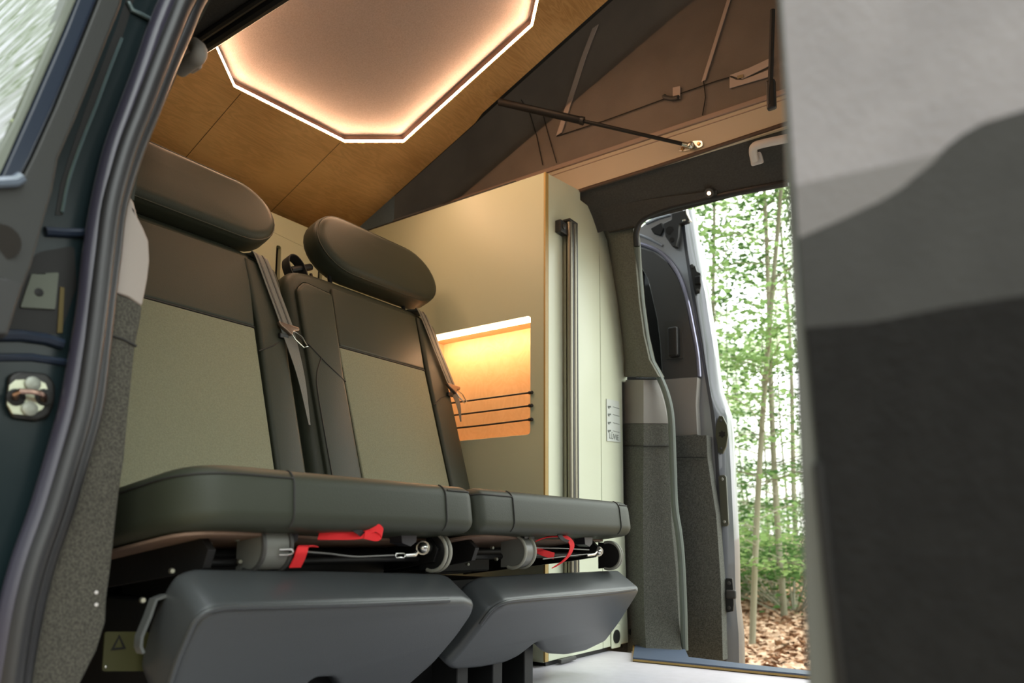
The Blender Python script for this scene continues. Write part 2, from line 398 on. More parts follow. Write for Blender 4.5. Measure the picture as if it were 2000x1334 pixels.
g = G(); g.slab(ys([(1425, 147), (1462, 133), (1507, 112), (1507, 126), (1450, 154)], CY-.008), (0, .003, 0))
g.slab(ys([(1425, 172), (1507, 148), (1507, 134), (1450, 156), (1438, 156), (1425, 150)], CY-.008), (0, .003, 0)); g.build('zip_tape', WB, cw)
g = G(); g.slab(ys([(1440, 148), (1452, 145), (1452, 151), (1440, 154)], CY-.011), (0, .003, 0)); g.build('zip_slider', STEEL, cw)
g = G(); g.slab(ys([(1314, 171), (1328, 168), (1328, 192), (1314, 194)], CY-.009), (0, .004, 0)); g.build('hook_tab', WB, cw)
g = G(); g.tube([Y_(1325, 190, CY-.014), Y_(1313, 193, CY-.008), Y_(1298, 190, CY-.008), Y_(1297, 187, CY-.008)], .0065, 10); g.build('hook', DGREY, cw)
g = G(); g.box((-1.945, CY-.012, 1.530), (1.0, CY+.010, 1.545)); g.build('keder_rail', BEAMP, cw, bevel=.003)
# near canvas wall
G1 = G().slab([(-1.95, .845, 1.414), (1.0, .845, 1.414), (1.0, .845, ctop(1.0)), (-1.95, .845, 1.45)], (0, -.004, 0)).build('wall_near', CANVAS); struct(G1)
struct(G().slab([(.995, .84, 1.40), (.995, 1.96, 1.40), (.995, 1.96, 2.66), (.995, .84, 2.66)], (.006, 0, 0)).build('wall_upper', CANVAS))
struct(G().box((-2.1, 1.76, 1.405), (-1.25, 1.944, 1.428)).build('trim_15', HEAD))
struct(G().box((1.0, .45, -.03), (1.06, 2.2, .85)).build('trim_16', BLACKP))
# roof ledge beams
bm_ = G().box((-1.95, 1.944, 1.436), (1.0, 1.975, 1.531)); t3 = bm_.build('trim_1', BEAM, bevel=.003); struct(t3)
g = G(); g.tube([(-1.9, 1.9435, 1.516), (1.0, 1.9435, 1.518)], .0015, 6); g.build('ledge_groove', BEAMP, t3)
g = G(); g.tube([(-1.35, 1.944, 1.430), (-1.1, 1.944, 1.436), (-.9, 1.944, 1.437), (-.5, 1.944, 1.447), (.3, 1.944, 1.45), (1.0, 1.944, 1.45)], .006, 8); g.build('ledge_piping', mat('brown_rubber', (.07, .04, .025), .6, bump=.05), t3)
# headliner above far door
hp = [(1.948, 1.440), (1.958, 1.430), (1.972, 1.418), (1.995, 1.401), (2.022, 1.378), (2.045, 1.352), (2.056, 1.336)]
sec = []
for i in range(31):
    x_ = -1.32 + i*2.0/30; k = 1.0 if x_ > -.8 else 1+((-.8-x_)/.5)*.0
    sec.append([(x_, y, z) for y, z in hp])
hl = G().loft(sec, (0, .012, .022)).build('trim_2', HEAD); struct(hl)
# outer roof skin over the headliner
struct(G().loft([[(x_, 2.05, 1.345), (x_, 2.12, 1.38), (x_, 2.07, 1.48), (x_, 1.98, 1.54)] for x_ in (-2.0, -1.5, 0, 1.0)], (0, .006, .01)).build('trim_3', SILVER))
# near roof ledge, seen from below
nl = G().box((-1.95, .70, 1.413), (1.0, .838, 1.45)).build('trim_4', HEAD, bevel=.004); struct(nl)
g = G(); g.tube([(-1.95, .842, 1.412), (1.0, .842, 1.412)], .013, 10); g.tube([(-1.95, .818, 1.409), (1.0, .818, 1.409)], .008, 8); g.build('rubber_profile', RUB, nl)
g = G().loft([[(x_, y, z) for y, z in [(.705, 1.415), (.69, 1.408), (.655, 1.40), (.615, 1.385), (.58, 1.36), (.555, 1.335), (.545, 1.32)]] for x_ in (-2.0, -1, 0, 1.0)], (0, -.012, .022)); g.build('headliner_edge', HEAD, nl)
struct(G().loft([[(x_, .55, 1.345), (x_, .50, 1.36), (x_, .57, 1.46), (x_, .70, 1.50)] for x_ in (-2.0, 1.0)], (0, -.006, .01)).build('trim_5', NAVY))

# ---------------------------------------------------------------- far pillar trim
def rows(tab): return [[Y_(u, v, y) for u, y in r_] for v, r_ in tab]
pt = G().loft(rows([(742, [(1208, 2.262), (1230, 2.235), (1257, 2.205), (1284, 2.262), (1290, 2.30)]),
                    (790, [(1208, 2.262), (1230, 2.235), (1257, 2.205), (1298, 2.262), (1304, 2.30)]),
                    (827, [(1208, 2.262), (1230, 2.235), (1257, 2.205), (1305, 2.262), (1312, 2.30)])]), (0, .02, 0))
pil = pt.build('trim_6', TRIMP); struct(pil)
pt = G().loft(rows([(828, [(1208, 2.264), (1225, 2.238), (1257, 2.203), (1306, 2.26), (1314, 2.30)]),
                    (870, [(1208, 2.264), (1225, 2.238), (1257, 2.200), (1307, 2.26), (1315, 2.30)]),
                    (872, [(1208, 2.264), (1225, 2.238), (1257, 2.205), (1307, 2.264), (1315, 2.30)]),
                    (960, [(1208, 2.264), (1225, 2.238), (1256, 2.203), (1309, 2.26), (1318, 2.30)]),
                    (1030, [(1208, 2.264), (1225, 2.238), (1256, 2.203), (1312, 2.26), (1324, 2.30)]),
                    (1120, [(1208, 2.264), (1226, 2.238), (1257, 2.205), (1321, 2.26), (1332, 2.30)]),
                    (1200, [(1224, 2.265), (1233, 2.245), (1258, 2.200), (1325, 2.25), (1334, 2.29)]),
                    (1262, [(1226, 2.262), (1236, 2.235), (1262, 2.180), (1330, 2.22), (1336, 2.26)]),
                    (1272, [(1226, 2.255), (1236, 2.225), (1262, 2.170), (1331, 2.20), (1336, 2.25)])]), (0, .02, 0))
pt.build('lower_panel', FELT, pil)['label'] = 'charcoal felt lower panel'
g = G(); g.tube([Y_(1214, 871, 2.24), Y_(1226, 871, 2.234), Y_(1257, 871, 2.199), Y_(1307, 871, 2.258)], .0016, 6); g.build('felt_seam', THREAD, pil)
# upper textile
def up(v, l, r_, off=0): return [W_(l, v, .07+off), W_(l+8, v, .02+off), W_((l+r_)/2, v, .005+off), W_(r_-4, v, .01+off), W_(r_+4, v, .05+off)]
pt = G().loft([up(418, 1150, 1240, .05), up(440, 1170, 1240, .02), up(456, 1180, 1241), up(470, 1186, 1243), up(520, 1194, 1246), up(590, 1204, 1252), up(655, 1212, 1261), up(703, 1216, 1272), up(735, 1214, 1290)], (0, .015, 0))
pt.build('textile_panel', TRIMF, pil)['label'] = 'olive grey textile upper panel'
G().slab([W_(u, v, .002) for u, v in [(1170, 400), (1180, 440), (1190, 456), (1215, 451), (1240, 446), (1246, 438), (1254, 430), (1275, 417), (1310, 404), (1360, 391), (1400, 382), (1400, 372), (1300, 385), (1230, 395)]], (0, .012, .01)).build('headliner_corner', HEAD, hl)
g = G(); g.tube([W_(1190, 454, .0), W_(1215, 449, -.001), W_(1238, 444, .0)], .002, 6); g.build('textile_seam', THREAD, pil)
sp = [(1540, 357), (1440, 376), (1360, 393), (1310, 405), (1275, 418), (1252, 432), (1243, 455), (1244, 480), (1246, 525), (1252, 591), (1261, 657), (1271, 703), (1286, 732), (1302, 772), (1311, 820), (1315, 918), (1318, 989), (1326, 1043), (1331, 1096), (1335, 1185), (1337, 1270)]
path = [W_(u, v, .035 if v > 500 else .012) for u, v in sp]
g = G(); g.tube(cr(path[:8], 5), .010, 10); g.build('door_seal', RUB, pil)
g = G(); g.tube(cr(path[7:], 5), .011, 10); o = g.build('door_seal', RUBG, pil); o['label'] = 'grey green rubber seal down the pillar'
# far body wall behind cabinet and front part of far wall (hidden by the near panel)
struct(G().loft([[(-2.0, y, z), (-1.15, y, z)] for z, y in ((-.03, 2.27), (.9, 2.27), (1.2, 2.24), (1.38, 2.12), (1.46, 1.98))], (0, .03, 0)).build('trim_7', HEAD))
struct(G().loft([[(.12, y, z), (1.0, y, z)] for z, y in ((-.03, 2.2), (.9, 2.2), (1.2, 2.15), (1.33, 2.06), (1.42, 1.92))], (0, .03, 0)).build('trim_8', FELT))
# sill: raised step edged in plywood with a blue grey mat
a = zs([(1236, 1284), (1340, 1294), (1460, 1306), (1640, 1323)], .012)
ob = zs([(1640, 1316), (1460, 1297), (1345, 1283), (1338, 1268), (1240, 1281)], .012)
sl = G().slab(a[:3] + [a[3], Vector((a[3].x+.7, a[3].y, .012)), Vector((a[3].x+.7, ob[0].y, .012))] + ob[:4] + [Vector((-1.12, 2.27, .012))], (0, 0, -.004)).build('trim_9', SILLM); struct(sl)
pl = [Vector((p.x, p.y, .0075)) for p in a[:3] + [a[3], Vector((a[3].x+.7, a[3].y, 0)), Vector((a[3].x+.7, ob[0].y, 0))] + ob[:4] + [Vector((-1.13, 2.27, 0))]]
G().slab(pl, (0, 0, -.045)).build('plywood_edge', PLY, sl)
g = G(); g.tube([Vector((p.x, p.y-.0006, .001)) for p in a], .0009, 6); g.build('ply_line', THREAD, sl)

# ---------------------------------------------------------------- far sliding door, slid open outside
DY = 2.42
OUTE = [(1357, 404), (1362, 440), (1370, 492), (1380, 545), (1387, 575), (1392, 611), (1402, 673), (1408, 730), (1413, 765), (1424, 796), (1430, 812), (1434, 846), (1437, 900), (1439, 946), (1442, 1010), (1445, 1071), (1447, 1175), (1454, 1237), (1456, 1320)]
INE = [(1330, 409), (1334, 440), (1340, 492), (1348, 545), (1353, 575), (1359, 611), (1369, 673), (1378, 730), (1384, 765), (1389, 796), (1391, 812), (1395, 846), (1399, 900), (1402, 946), (1405, 1010), (1408, 1071), (1411, 1175), (1413, 1237), (1414, 1320)]
outl = [(1225, 470), (1248, 446), (1275, 424), (1310, 411)] + INE + [(1225, 1320)]
wh = [(1242, 515), (1253, 522), (1266, 545), (1275, 584), (1284, 624), (1290, 673), (1293, 726), (1280, 738), (1242, 738)]
fd = G().slab(ys(outl, DY), (0, .05, 0), holes=[ys(wh, DY)]).build('door_1', SILVER, bevel=.004); struct(fd)
sec = []
for (ui, vi), (uo, vo) in zip(INE, OUTE):
    sec.append([Y_(ui-6, vi, DY+.004), Y_(ui, vi, DY-.003)] + [Y_(ui+(uo-ui)*f, vi, DY+o) for f, o in ((.12, -.004), (.3, .004), (.55, .020), (.72, .030), (.84, .055), (.95, .085), (1.0, .11))])
secd = []
for a_, b_ in zip(sec, sec[1:]): secd += [a_, [p.lerp(q, .5) for p, q in zip(a_, b_)]]
G().loft(secd+[sec[-1]], (-.03, .006, 0)).build('leading_edge', mat('light_silver_paint', (.060, .066, .080), .4, .1, bump=.02, bump_s=8, coat=.5), fd)
g = G(); g.slab(ys(wh, DY+.02), (0, .005, 0)); g.build('window_glass', GLASSD, fd)
it = [(1225, 478), (1250, 484), (1276, 492), (1302, 512), (1322, 540), (1337, 580), (1348, 640), (1358, 690), (1362, 738), (1300, 742), (1225, 742)]
g = G(); g.slab(ys(it, DY-.018), (0, .018, 0), holes=[ys(wh, DY-.018)]); g.build('window_surround', mat('surround_plastic', (.05, .05, .05), .5, bump=.1), fd, bevel=.004)
rp = cr([(1240, 474), (1262, 480), (1288, 492), (1312, 516), (1330, 548), (1343, 591), (1353, 640), (1362, 690), (1366, 736)], 4)
g = G(); g.tube([Y_(p[0], p[1], DY-.012) for p in rp], .007, 8); g.build('frame_bead', mat('lavender_grey_paint', (.26, .26, .34), .25, .5, bump=.02), fd)
rp = cr([(1240, 456), (1258, 462), (1276, 470), (1294, 480)], 4)
g = G(); g.tube([Y_(p[0], p[1], DY-.004) for p in rp], .005, 8); g.tube([Y_(p[0], p[1], DY-.004) for p in [(1262, 436), (1285, 426), (1310, 419)]], .005, 8); g.build('pressed_ridge', SILVER, fd)
lp = [(1290, 742), (1340, 738), (1362, 737), (1359, 790), (1362, 849), (1300, 853), (1290, 853)]
g = G(); g.slab(ys(lp, DY-.035), (0, .035, 0)); g.build('lower_trim', TRIMP, fd, bevel=.012, seg=4)
lp = [(1290, 852), (1362, 850), (1380, 850), (1382, 896), (1390, 950), (1399, 1007), (1404, 1080), (1408, 1140), (1410, 1220), (1412, 1290), (1290, 1290)]
g = G(); g.slab(ys(lp, DY-.045), (0, .045, 0)); g.build('felt_trim', FELT, fd, bevel=.02, seg=4)
g = G(); g.tube(ys([(1318, 893), (1350, 893), (1378, 893)], DY-.047), .0015, 6); g.build('felt_seam', THREAD, fd)
g = G(); g.puff(rnd([(0, 0), (.036, 0), (.036, .105), (0, .105)], .008), Y_(1304, 697, DY-.045)+Vector((0, 0, 0)), (1, 0, 0), (0, 0, 1), (0, -1, 0), .03, .006); g.build('door_handle', BLACKP, fd)
g = G(); g.slab(ys([(1298, 628), (1332, 628), (1334, 700), (1300, 702)], DY-.021), (0, .004, 0)); g.build('handle_recess', DGREY, fd)
def plate(px, y, th, m, name, par, bev=.002):
    g = G(); g.slab(ys(px, y), (0, th, 0)); return g.build(name, m, par, bevel=bev)
def bolt(c, r, ax, par, m=STEEL, h=.004, name='bolt'):
    g = G(); c = Vector(c); ax = Vector(ax).normalized(); g.tube([c, c+ax*h*.7, c+ax*h], [r, r, r*.7], 14); g.tube([c+ax*h, c+ax*(h+.0004)], r*.4, 6); return g.build(name, m, par)
yl = DY-.006
lt = plate([(1346, 518), (1352, 515), (1358, 520), (1361, 530), (1368, 533), (1369, 558), (1366, 572), (1359, 574), (1355, 560), (1350, 535)], yl, .008, BLACKP, 'latch', fd)
for u, v in ((1353, 521), (1363, 567)): bolt(Y_(u, v, yl), .006, (0, -1, 0), lt, DGREY)
g = G(); g.puff(rnd([(0, 0), (.022, 0), (.022, .03), (0, .03)], .006), Y_(1356, 556, yl-.008), (1, 0, 0), (0, 0, 1), (0, -1, 0), .01, .004); g.build('latch_body', BLACKM, lt)
lt = plate([(1404, 812), (1411, 812), (1420, 830), (1422, 850), (1418, 872), (1411, 887), (1403, 884), (1397, 850), (1399, 828)], yl, .008, mat('olive_steel', (.10, .105, .08), .35, .7, bump=.05), 'lock_plate', fd)
g = G(); c = Y_(1410, 848, yl-.0015)
g.slab([c+Vector((cos(a_)*(.013 if k % 2 else .0085), 0, sin(a_)*(.013 if k % 2 else .0085))) for k, a_ in enumerate([2*pi*i/12 for i in range(12)])], (0, .002, 0)); g.build('lock_opening', BLACKM, lt)
for v in (822, 876): bolt(Y_(1408, v, yl), .0045, (0, -1, 0), lt, DGREY)
lt = plate([(1403, 931), (1406, 928), (1415, 928), (1418, 931), (1423, 1023), (1420, 1028), (1410, 1028), (1407, 1025)], yl, .008, mat('olive_plastic', (.07, .075, .055), .4, bump=.05), 'guide_plate', fd)
for u, v in ((1411, 936), (1415, 1019)): bolt(Y_(u, v, yl), .005, (0, -1, 0), lt)
lt = plate([(1415, 1133), (1419, 1129), (1430, 1130), (1432, 1150), (1433, 1180), (1432, 1194), (1420, 1196), (1416, 1190)], yl, .008, BLACKP, 'latch', fd)
g = G(); g.puff(rnd([(0, 0), (.034, 0), (.034, .028), (0, .028)], .006), Y_(1417, 1169, yl-.008), (1, 0, 0), (0, 0, 1), (0, -1, 0), .01, .005); g.build('latch_body', DGREY, lt)
for u, v in ((1424, 1139), (1424, 1187)): bolt(Y_(u, v, yl), .006, (0, -1, 0), lt, DGREY)
# top roller arm
ra = plate([(1311, 417), (1340, 410), (1344, 432), (1326, 438), (1325, 462), (1320, 482), (1313, 482), (1299, 462), (1295, 436), (1311, 428)], DY-.03, .025, BLACKP, 'roller_bracket', fd, .004)
g = G(); g.cyl(Y_(1308, 450, DY-.036), Y_(1308, 450, DY-.03), .014, 16); g.cyl(Y_(1312, 468, DY-.036), Y_(1312, 468, DY-.03), .008, 12); g.build('roller', BLACKM, ra)
g = G(); g.slab(ys([(1270, 446), (1292, 434), (1296, 446), (1290, 460), (1276, 456)], DY-.012), (0, .012, 0)); g.build('cable_gland', BLACKM, ra, bevel=.004)
g = G(); c = Y_(1338, 434, DY-.02); g.tube([c, c+Vector((0, 0, .006))], .012, 16); g.tube([c+Vector((0, 0, .006)), c+Vector((0, 0, .008))], .006, 12); g.build('hinge_pin', STEEL, ra)
g = G(); g.ribbon([Y_(1341, 408, DY-.02), Y_(1343, 420, DY-.02), Y_(1349, 432, DY-.02)], (0, .02, 0), .003); g.build('hinge_plate', STEEL, ra)

# ---------------------------------------------------------------- near pillar
SL = [(480, -380), (440, -270), (392, -160), (345, -60), (315, 0), (290, 60), (268, 130), (235, 220), (208, 300), (187, 400), (170, 500), (160, 600), (143, 700), (122, 800), (95, 900), (65, 1000), (30, 1100), (5, 1200), (-12, 1334), (-20, 1420)]
SR = [(575, -380), (535, -270), (487, -160), (440, -60), (398, 0), (372, 60), (340, 130), (305, 220), (272, 300), (240, 400), (228, 500), (215, 600), (205, 700), (193, 800), (165, 900), (135, 1000), (100, 1100), (75, 1200), (50, 1334), (40, 1420)]
XN = -.93
np_ = G().slab(xs(SL[::-1] + [(330, -380), (215, -60), (180, 60), (120, 250), (40, 480), (-140, 560), (-140, 1420)], XN-.03), (-.06, 0, 0)).build('trim_10', PAINT, bevel=.006); struct(np_)
# profiled door seal: three soft ridges
def mid(t): return [(a[0]*(1-t)+b[0]*t, a[1]) for a, b in zip(SL, SR)]
for t, r_, xo, m_, lab in ((.20, .0125, -.008, mat('rubber_violet_highlight', (.034, .032, .050), .3, bump=.05, bump_s=150), 'glossy black outer ridge with a violet highlight in its colour'), (.55, .0125, 0, RUB, None), (.86, .0105, -.012, RUB, None)):  # violet highlight painted into the outer ridge's rubber colour
    o = G().tube([X_(p[0], p[1], XN+xo) for p in cr(mid(t), 5)], r_, 12).build('door_seal', m_, np_)
    if lab: o['label'] = lab
G().slab(xs(mid(.05) + mid(.97)[::-1], XN-.012), (-.03, 0, 0)).build('seal_backing', RUB, np_)
def seg(path, a, b): return [p for p in path if a <= p[1] <= b]
ut = seg(SR, -60, 300) + [(247, 380), (266, 398), (262, 388), (268, 350), (280, 300), (300, 245), (318, 210), (340, 160), (352, 128), (370, 70), (391, 40), (412, 0), (450, -60)]
G().slab(xs(mid(.9)[:9] + [(246, 384), (262, 392)] + ut[8:], XN-.028), (-.20, 0, 0)).build('upper_textile', mat('dark_olive_textile', (.035, .038, .030), .95, bump=.4, bump_s=500), np_, bevel=.006)
pp = [(243, 378), (254, 382), (262, 395), (270, 425), (282, 448), (291, 470), (293, 510), (289, 545), (280, 592), (277, 598), (250, 580), (217, 568), (222, 540), (232, 470), (240, 410)]
G().slab(xs(pp, XN-.02), (-.14, 0, 0)).build('plastic_panel', TRIMPN, np_, bevel=.010, seg=4)['label'] = 'pale warm grey plastic panel'
fp = [(212, 568), (250, 581), (278, 599), (276, 620), (270, 650), (264, 682), (258, 740), (250, 820), (243, 900), (236, 940), (229, 1000), (217, 1110), (209, 1170), (207, 1215), (190, 1270), (158, 1334), (130, 1420), (30, 1420)] + [(p[0]-6, p[1]) for p in SR[-2:3:-1] if 620 < p[1] < 1400]
G().slab(xs(fp, XN-.022), (-.12, 0, 0)).build('lower_panel', mat('warm_charcoal_felt', (.055, .052, .041), .98, bump=.6, bump_s=600, noise_s=380, noise_amt=.45), np_, bevel=.010, seg=4)['label'] = 'charcoal felt lower panel'
g = G(); g.tube([X_(u, v, XN-.0215) for u, v in [(210, 653), (240, 662), (266, 676)]], .002, 6); g.build('felt_seam', THREAD, np_)
for v in (1157, 1181): bolt(X_(188, v, XN-.022), .0022, (1, 0, 0), np_, WHITEP, .001, 'snap')
# recess, plate and striker on the painted jamb
XJ = XN-.03
g = G(); g.slab(xs([(262, -60), (246, 0), (225, 60), (203, 118), (170, 205), (140, 290), (118, 360), (108, 420), (122, 420), (132, 350), (158, 275), (190, 200), (215, 130), (240, 70), (262, 0), (280, -60)], XJ+.001), (-.003, 0, 0)); g.build('shadow_gap', BLACKM, np_)
g = G(); g.tube(xs(cr([(238, 75), (214, 136), (188, 206), (158, 282), (134, 352), (121, 415)], 4), XJ+.002), .0022, 6); g.tube(xs([(250, 4), (258, 20), (275, 28), (292, 37)], XJ+.003), .0035, 8); g.build('flange_highlight', mat('teal_edge_highlight', (.10, .14, .15), .2, .3, bump=.03), np_)  # ridges in paler teal, the edge highlight is painted into their colour
g = G(); g.slab(xs(rnd([(15, 655), (30, 540), (75, 492), (145, 480), (150, 560), (118, 652)], 10), XJ+.0008), (-.003, 0, 0)); g.build('latch_recess', BLACKM, np_)
g = G(); g.slab(xs(rnd([(40, 600), (62, 535), (115, 532), (108, 604)], 4), XJ+.004), (-.003, 0, 0)); g.build('grey_plate', mat('olive_grey_steel', (.085, .095, .075), .5, .3, bump=.05), np_, bevel=.001)
bolt(X_(76, 571, XJ+.004), .005, (1, 0, 0), np_, BLACKM, .001)
g = G(); g.slab(xs([(118, 560), (126, 562), (122, 650), (112, 650)], XJ+.003), (-.003, 0, 0)); g.build('brass_catch', mat('brass', (.10, .075, .025), .5, .5, bump=.05), np_)
g = G(); g.tube(xs([(-20, 655), (40, 655), (90, 662), (122, 672)], XJ+.003), .007, 8); g.tube(xs([(88, 452), (130, 455), (166, 455)], XJ+.002), .006, 8)
g.tube(xs([(-20, 698), (60, 698), (128, 708)], XJ), .005, 8); g.build('pressed_ridge', NAVY, np_)
g = G(); g.puff([(p[0], p[1]) for p in [((X_(u, v, XJ)).y, (X_(u, v, XJ)).z) for u, v in rnd([(12, 735), (30, 726), (88, 730), (104, 750), (104, 785), (92, 815), (70, 824), (20, 818), (8, 790)], 9)]], (XJ+.007, 0, 0), (0, 1, 0), (0, 0, 1), (1, 0, 0), .007, .004)
sk = g.build('striker_gasket', BLACKP, np_)
g = G(); g.slab(xs([(18, 752), (30, 742), (72, 740), (90, 748), (97, 768), (95, 785), (84, 800), (60, 812), (24, 808), (14, 790)], XJ+.010), (-.004, 0, 0)); stk = g.build('striker_plate', mat('zinc', (.50, .52, .40), .35, .9, bump=.05), sk, bevel=.001)
for u, v in ((63, 750), (57, 798)): bolt(X_(u, v, XJ+.010), .0085, (1, 0, 0), sk, mat('zinc_screw', (.30, .32, .28), .5, .6, bump=.05))
g = G(); g.tube([X_(u, v, XJ+x_) for u, v, x_ in ((30, 778, .010), (31, 770, .022), (38, 764, .026), (60, 765, .026), (78, 768, .026), (86, 774, .022), (86, 782, .010))], .0035, 10); g.build('striker_loop', mat('copper_steel', (.45, .30, .24), .3, 1, bump=.03), sk)
for u in (31, 86): bolt(X_(u, 776, XJ+.010), .010, (1, 0, 0), sk, BLACKM, .002, 'striker_foot')
# near side body wall further back (blocks the light, behind the trims)
struct(G().loft([[(-2.0, y, z), (-1.09, y, z)] for z, y in ((-.03, .36), (.5, .40), (.9, .44), (1.2, .50), (1.36, .56))], (0, -.03, 0)).build('trim_11', NAVY))

# ---------------------------------------------------------------- near sliding door slid back
XD = -.86
A_ = X_(130, 0, XD); B_ = X_(0, 285, XD); dz = (A_-B_).normalized(); gn = Vector((1, 0, 0)).cross(dz).normalized()
nd = G().slab(xs([(250, -60), (238, 10), (210, 80), (190, 130), (150, 230), (115, 310), (104, 372), (84, 440), (62, 520), (45, 562), (15, 660), (-80, 660), (-80, 360), (0, 345), (44, 340), (62, 305), (105, 210), (150, 100), (190, 0), (212, -60)], XD-.004), (-.025, 0, 0)).build('door_2', mat('door_frame_plastic', (.011, .012, .011), .5, bump=.1, bump_s=300), bevel=.004); struct(nd)
g = G(); g.slab(xs([(170, -60), (150, 0), (125, 60), (60, 210), (15, 310), (-10, 365), (44, 340), (62, 305), (105, 210), (150, 100), (190, 0), (212, -60)], XD), (-.03, 0, 0)); g.build('painted_frame', NAVY, nd, bevel=.004)
g = G(); g.slab(xs([(150, -60), (130, 0), (100, 70), (60, 160), (30, 230), (0, 285), (-60, 400), (-30, 400), (0, 342), (15, 310), (60, 210), (125, 60), (150, 0), (170, -60)], XD+.002), (-.03, 0, 0)); g.build('window_rubber', mat('green_grey_rubber', (.13, .15, .125), .45, bump=.05, bump_s=90), nd, bevel=.003)
top = A_+dz*.30; bot = B_-dz*.25
g = G(); g.slab([bot+Vector((-.002, 0, 0)), top+Vector((-.002, 0, 0)), top+Vector((-.7, 0, 0)), bot+Vector((-.7, 0, 0))], gn*(-.004 if gn.y < 0 else .004)); g.build('window_glass', GLASSR, nd)
g = G(); g.slab(xs([(-70, 530), (5, 541), (45, 556), (14, 655), (-70, 655)], XD+.0), (-.01, 0, 0)); g.build('lower_trim', BLACKP, nd, bevel=.003)
g = G(); g.tube([X_(2, 472, XD-.006), X_(2, 472, XD-.001)], .018, 20); g.build('grip_hole', BLACKM, nd)
g = G(); g.tube(xs([(-30, 358), (0, 356), (30, 354), (42, 346)], XD+.001), .006, 8); g.build('frame_corner', mat('blue_grey_paint', (.12, .15, .2), .25, bump=.02), nd)

# ---------------------------------------------------------------- near front panel, right of the frame, out of focus
YP = .40  # panel face split into bands, from light grey down to near black
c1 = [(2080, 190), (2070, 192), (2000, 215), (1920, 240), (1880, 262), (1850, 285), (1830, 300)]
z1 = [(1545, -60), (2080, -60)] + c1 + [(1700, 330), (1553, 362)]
def ext(px):
    out = []
    for k, (u, v) in enumerate(px):
        p = Y_(u, v, YP); z_ = 1.25 if v == -60 else p.z
        out.append(Vector((.7 if u == 2080 else p.x - (.02 if v == -60 else 0), YP, z_)))
    return out
nf = G().slab(ext(z1), (0, .03, 0)).build('wall_front', mat('light_grey_tone', (.30, .295, .315), .95, bump=.4, bump_s=300, noise_s=25, noise_amt=.06), bevel=.0); struct(nf)
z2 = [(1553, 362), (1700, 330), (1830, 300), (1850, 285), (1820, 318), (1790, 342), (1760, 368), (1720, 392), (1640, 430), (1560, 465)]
G().slab(ys(z2, YP), (0, .03, 0)).build('mid_grey_band', mat('mid_grey_tone', (.20, .198, .205), .95, bump=.4, bump_s=300), nf)
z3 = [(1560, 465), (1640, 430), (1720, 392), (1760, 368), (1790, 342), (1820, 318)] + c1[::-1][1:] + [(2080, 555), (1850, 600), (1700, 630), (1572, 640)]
G().slab(ext(z3), (0, .03, 0)).build('dark_grey_band', mat('dark_grey_tone', (.050, .052, .052), .95, bump=.4, bump_s=300, noise_s=25, noise_amt=.08), nf)
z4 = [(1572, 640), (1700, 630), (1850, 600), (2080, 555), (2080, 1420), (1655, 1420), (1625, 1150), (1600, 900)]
G().slab(ext(z4), (0, .03, 0)).build('lower_panel', mat('black_tone', (.0042, .0043, .0043), .95, bump=.7, bump_s=250, noise_s=60, noise_amt=.35), nf)
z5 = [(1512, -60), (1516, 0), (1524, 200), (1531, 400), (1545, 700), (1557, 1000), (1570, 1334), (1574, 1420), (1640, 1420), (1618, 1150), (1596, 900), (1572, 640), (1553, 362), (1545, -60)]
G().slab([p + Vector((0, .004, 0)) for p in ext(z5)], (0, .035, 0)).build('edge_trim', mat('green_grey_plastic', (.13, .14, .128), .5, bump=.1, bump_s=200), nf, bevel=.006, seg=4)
G().tube(ys([(1598, 905), (1620, 1130), (1640, 1300), (1650, 1420)], YP+.001), .003, 8).build('panel_gap', BLACKM, nf)
YW2 = YP+.034
struct(G().slab([(-.08, YW2+.01, -.03), (.95, YW2+.01, -.03), (.95, YW2+.01, 1.3), (-.05, YW2+.01, 1.3)], (0, .02, 0)).build('trim_12', BLACKM))

# ================================================================== THINGS
# ---------------------------------------------------------------- tall cabinet
XC = -1.129
cab = thing('tall_cabinet', 'tall cream cabinet with plywood edge and lit niche beside the right seat', 'cabinet', (XC-.4, 1.98, 0))
niche = rnd([(-1.60, .64), (-1.181, .64), (-1.181, .988), (-1.60, .988)], .012)
G().slab([(-1.945, YC, .012), (XC-.006, YC, .012), (XC-.006, YC, 1.413), (-1.945, YC, 1.413)], (0, .016, 0), holes=[[(a, YC, b) for a, b in niche]]).build('side_panel', LAM, cab, bevel=.001)
G().slab([(XC-.0055, YC-.0005, .014), (XC+.0, YC-.0005, .014), (XC+.0, YC-.0005, 1.4135), (XC-.0055, YC-.0005, 1.4135)], (0, .016, 0)).build('plywood_edge', PLY, cab)
nb = G(); nd_ = .11
nb.slab([(a, YC+nd_, b) for a, b in [(-1.63, .62), (-1.16, .62), (-1.16, 1.01), (-1.63, 1.01)]], (0, .01, 0))
nb.build('niche_back', NICHEW, cab)
nw = G(); nw.box((-1.62, YC+.017, .625), (-1.165, YC+nd_-.001, .639)); nw.box((-1.179, YC+.017, .640), (-1.166, YC+nd_-.001, .986)); nw.box((-1.62, YC+.017, .989), (-1.165, YC+nd_-.001, 1.003)); nw.box((-1.62, YC+.017, .640), (-1.605, YC+nd_-.001, .988))
nw.build('niche_lining', NICHEW, cab)
l_ = G().box((-1.595, YC+.020, .980), (-1.185, YC+.034, .9885)).build('strip_light', LEDN, smooth=False)
tag(l_, 'bright warm light strip along the top of the cabinet niche', 'light strip')
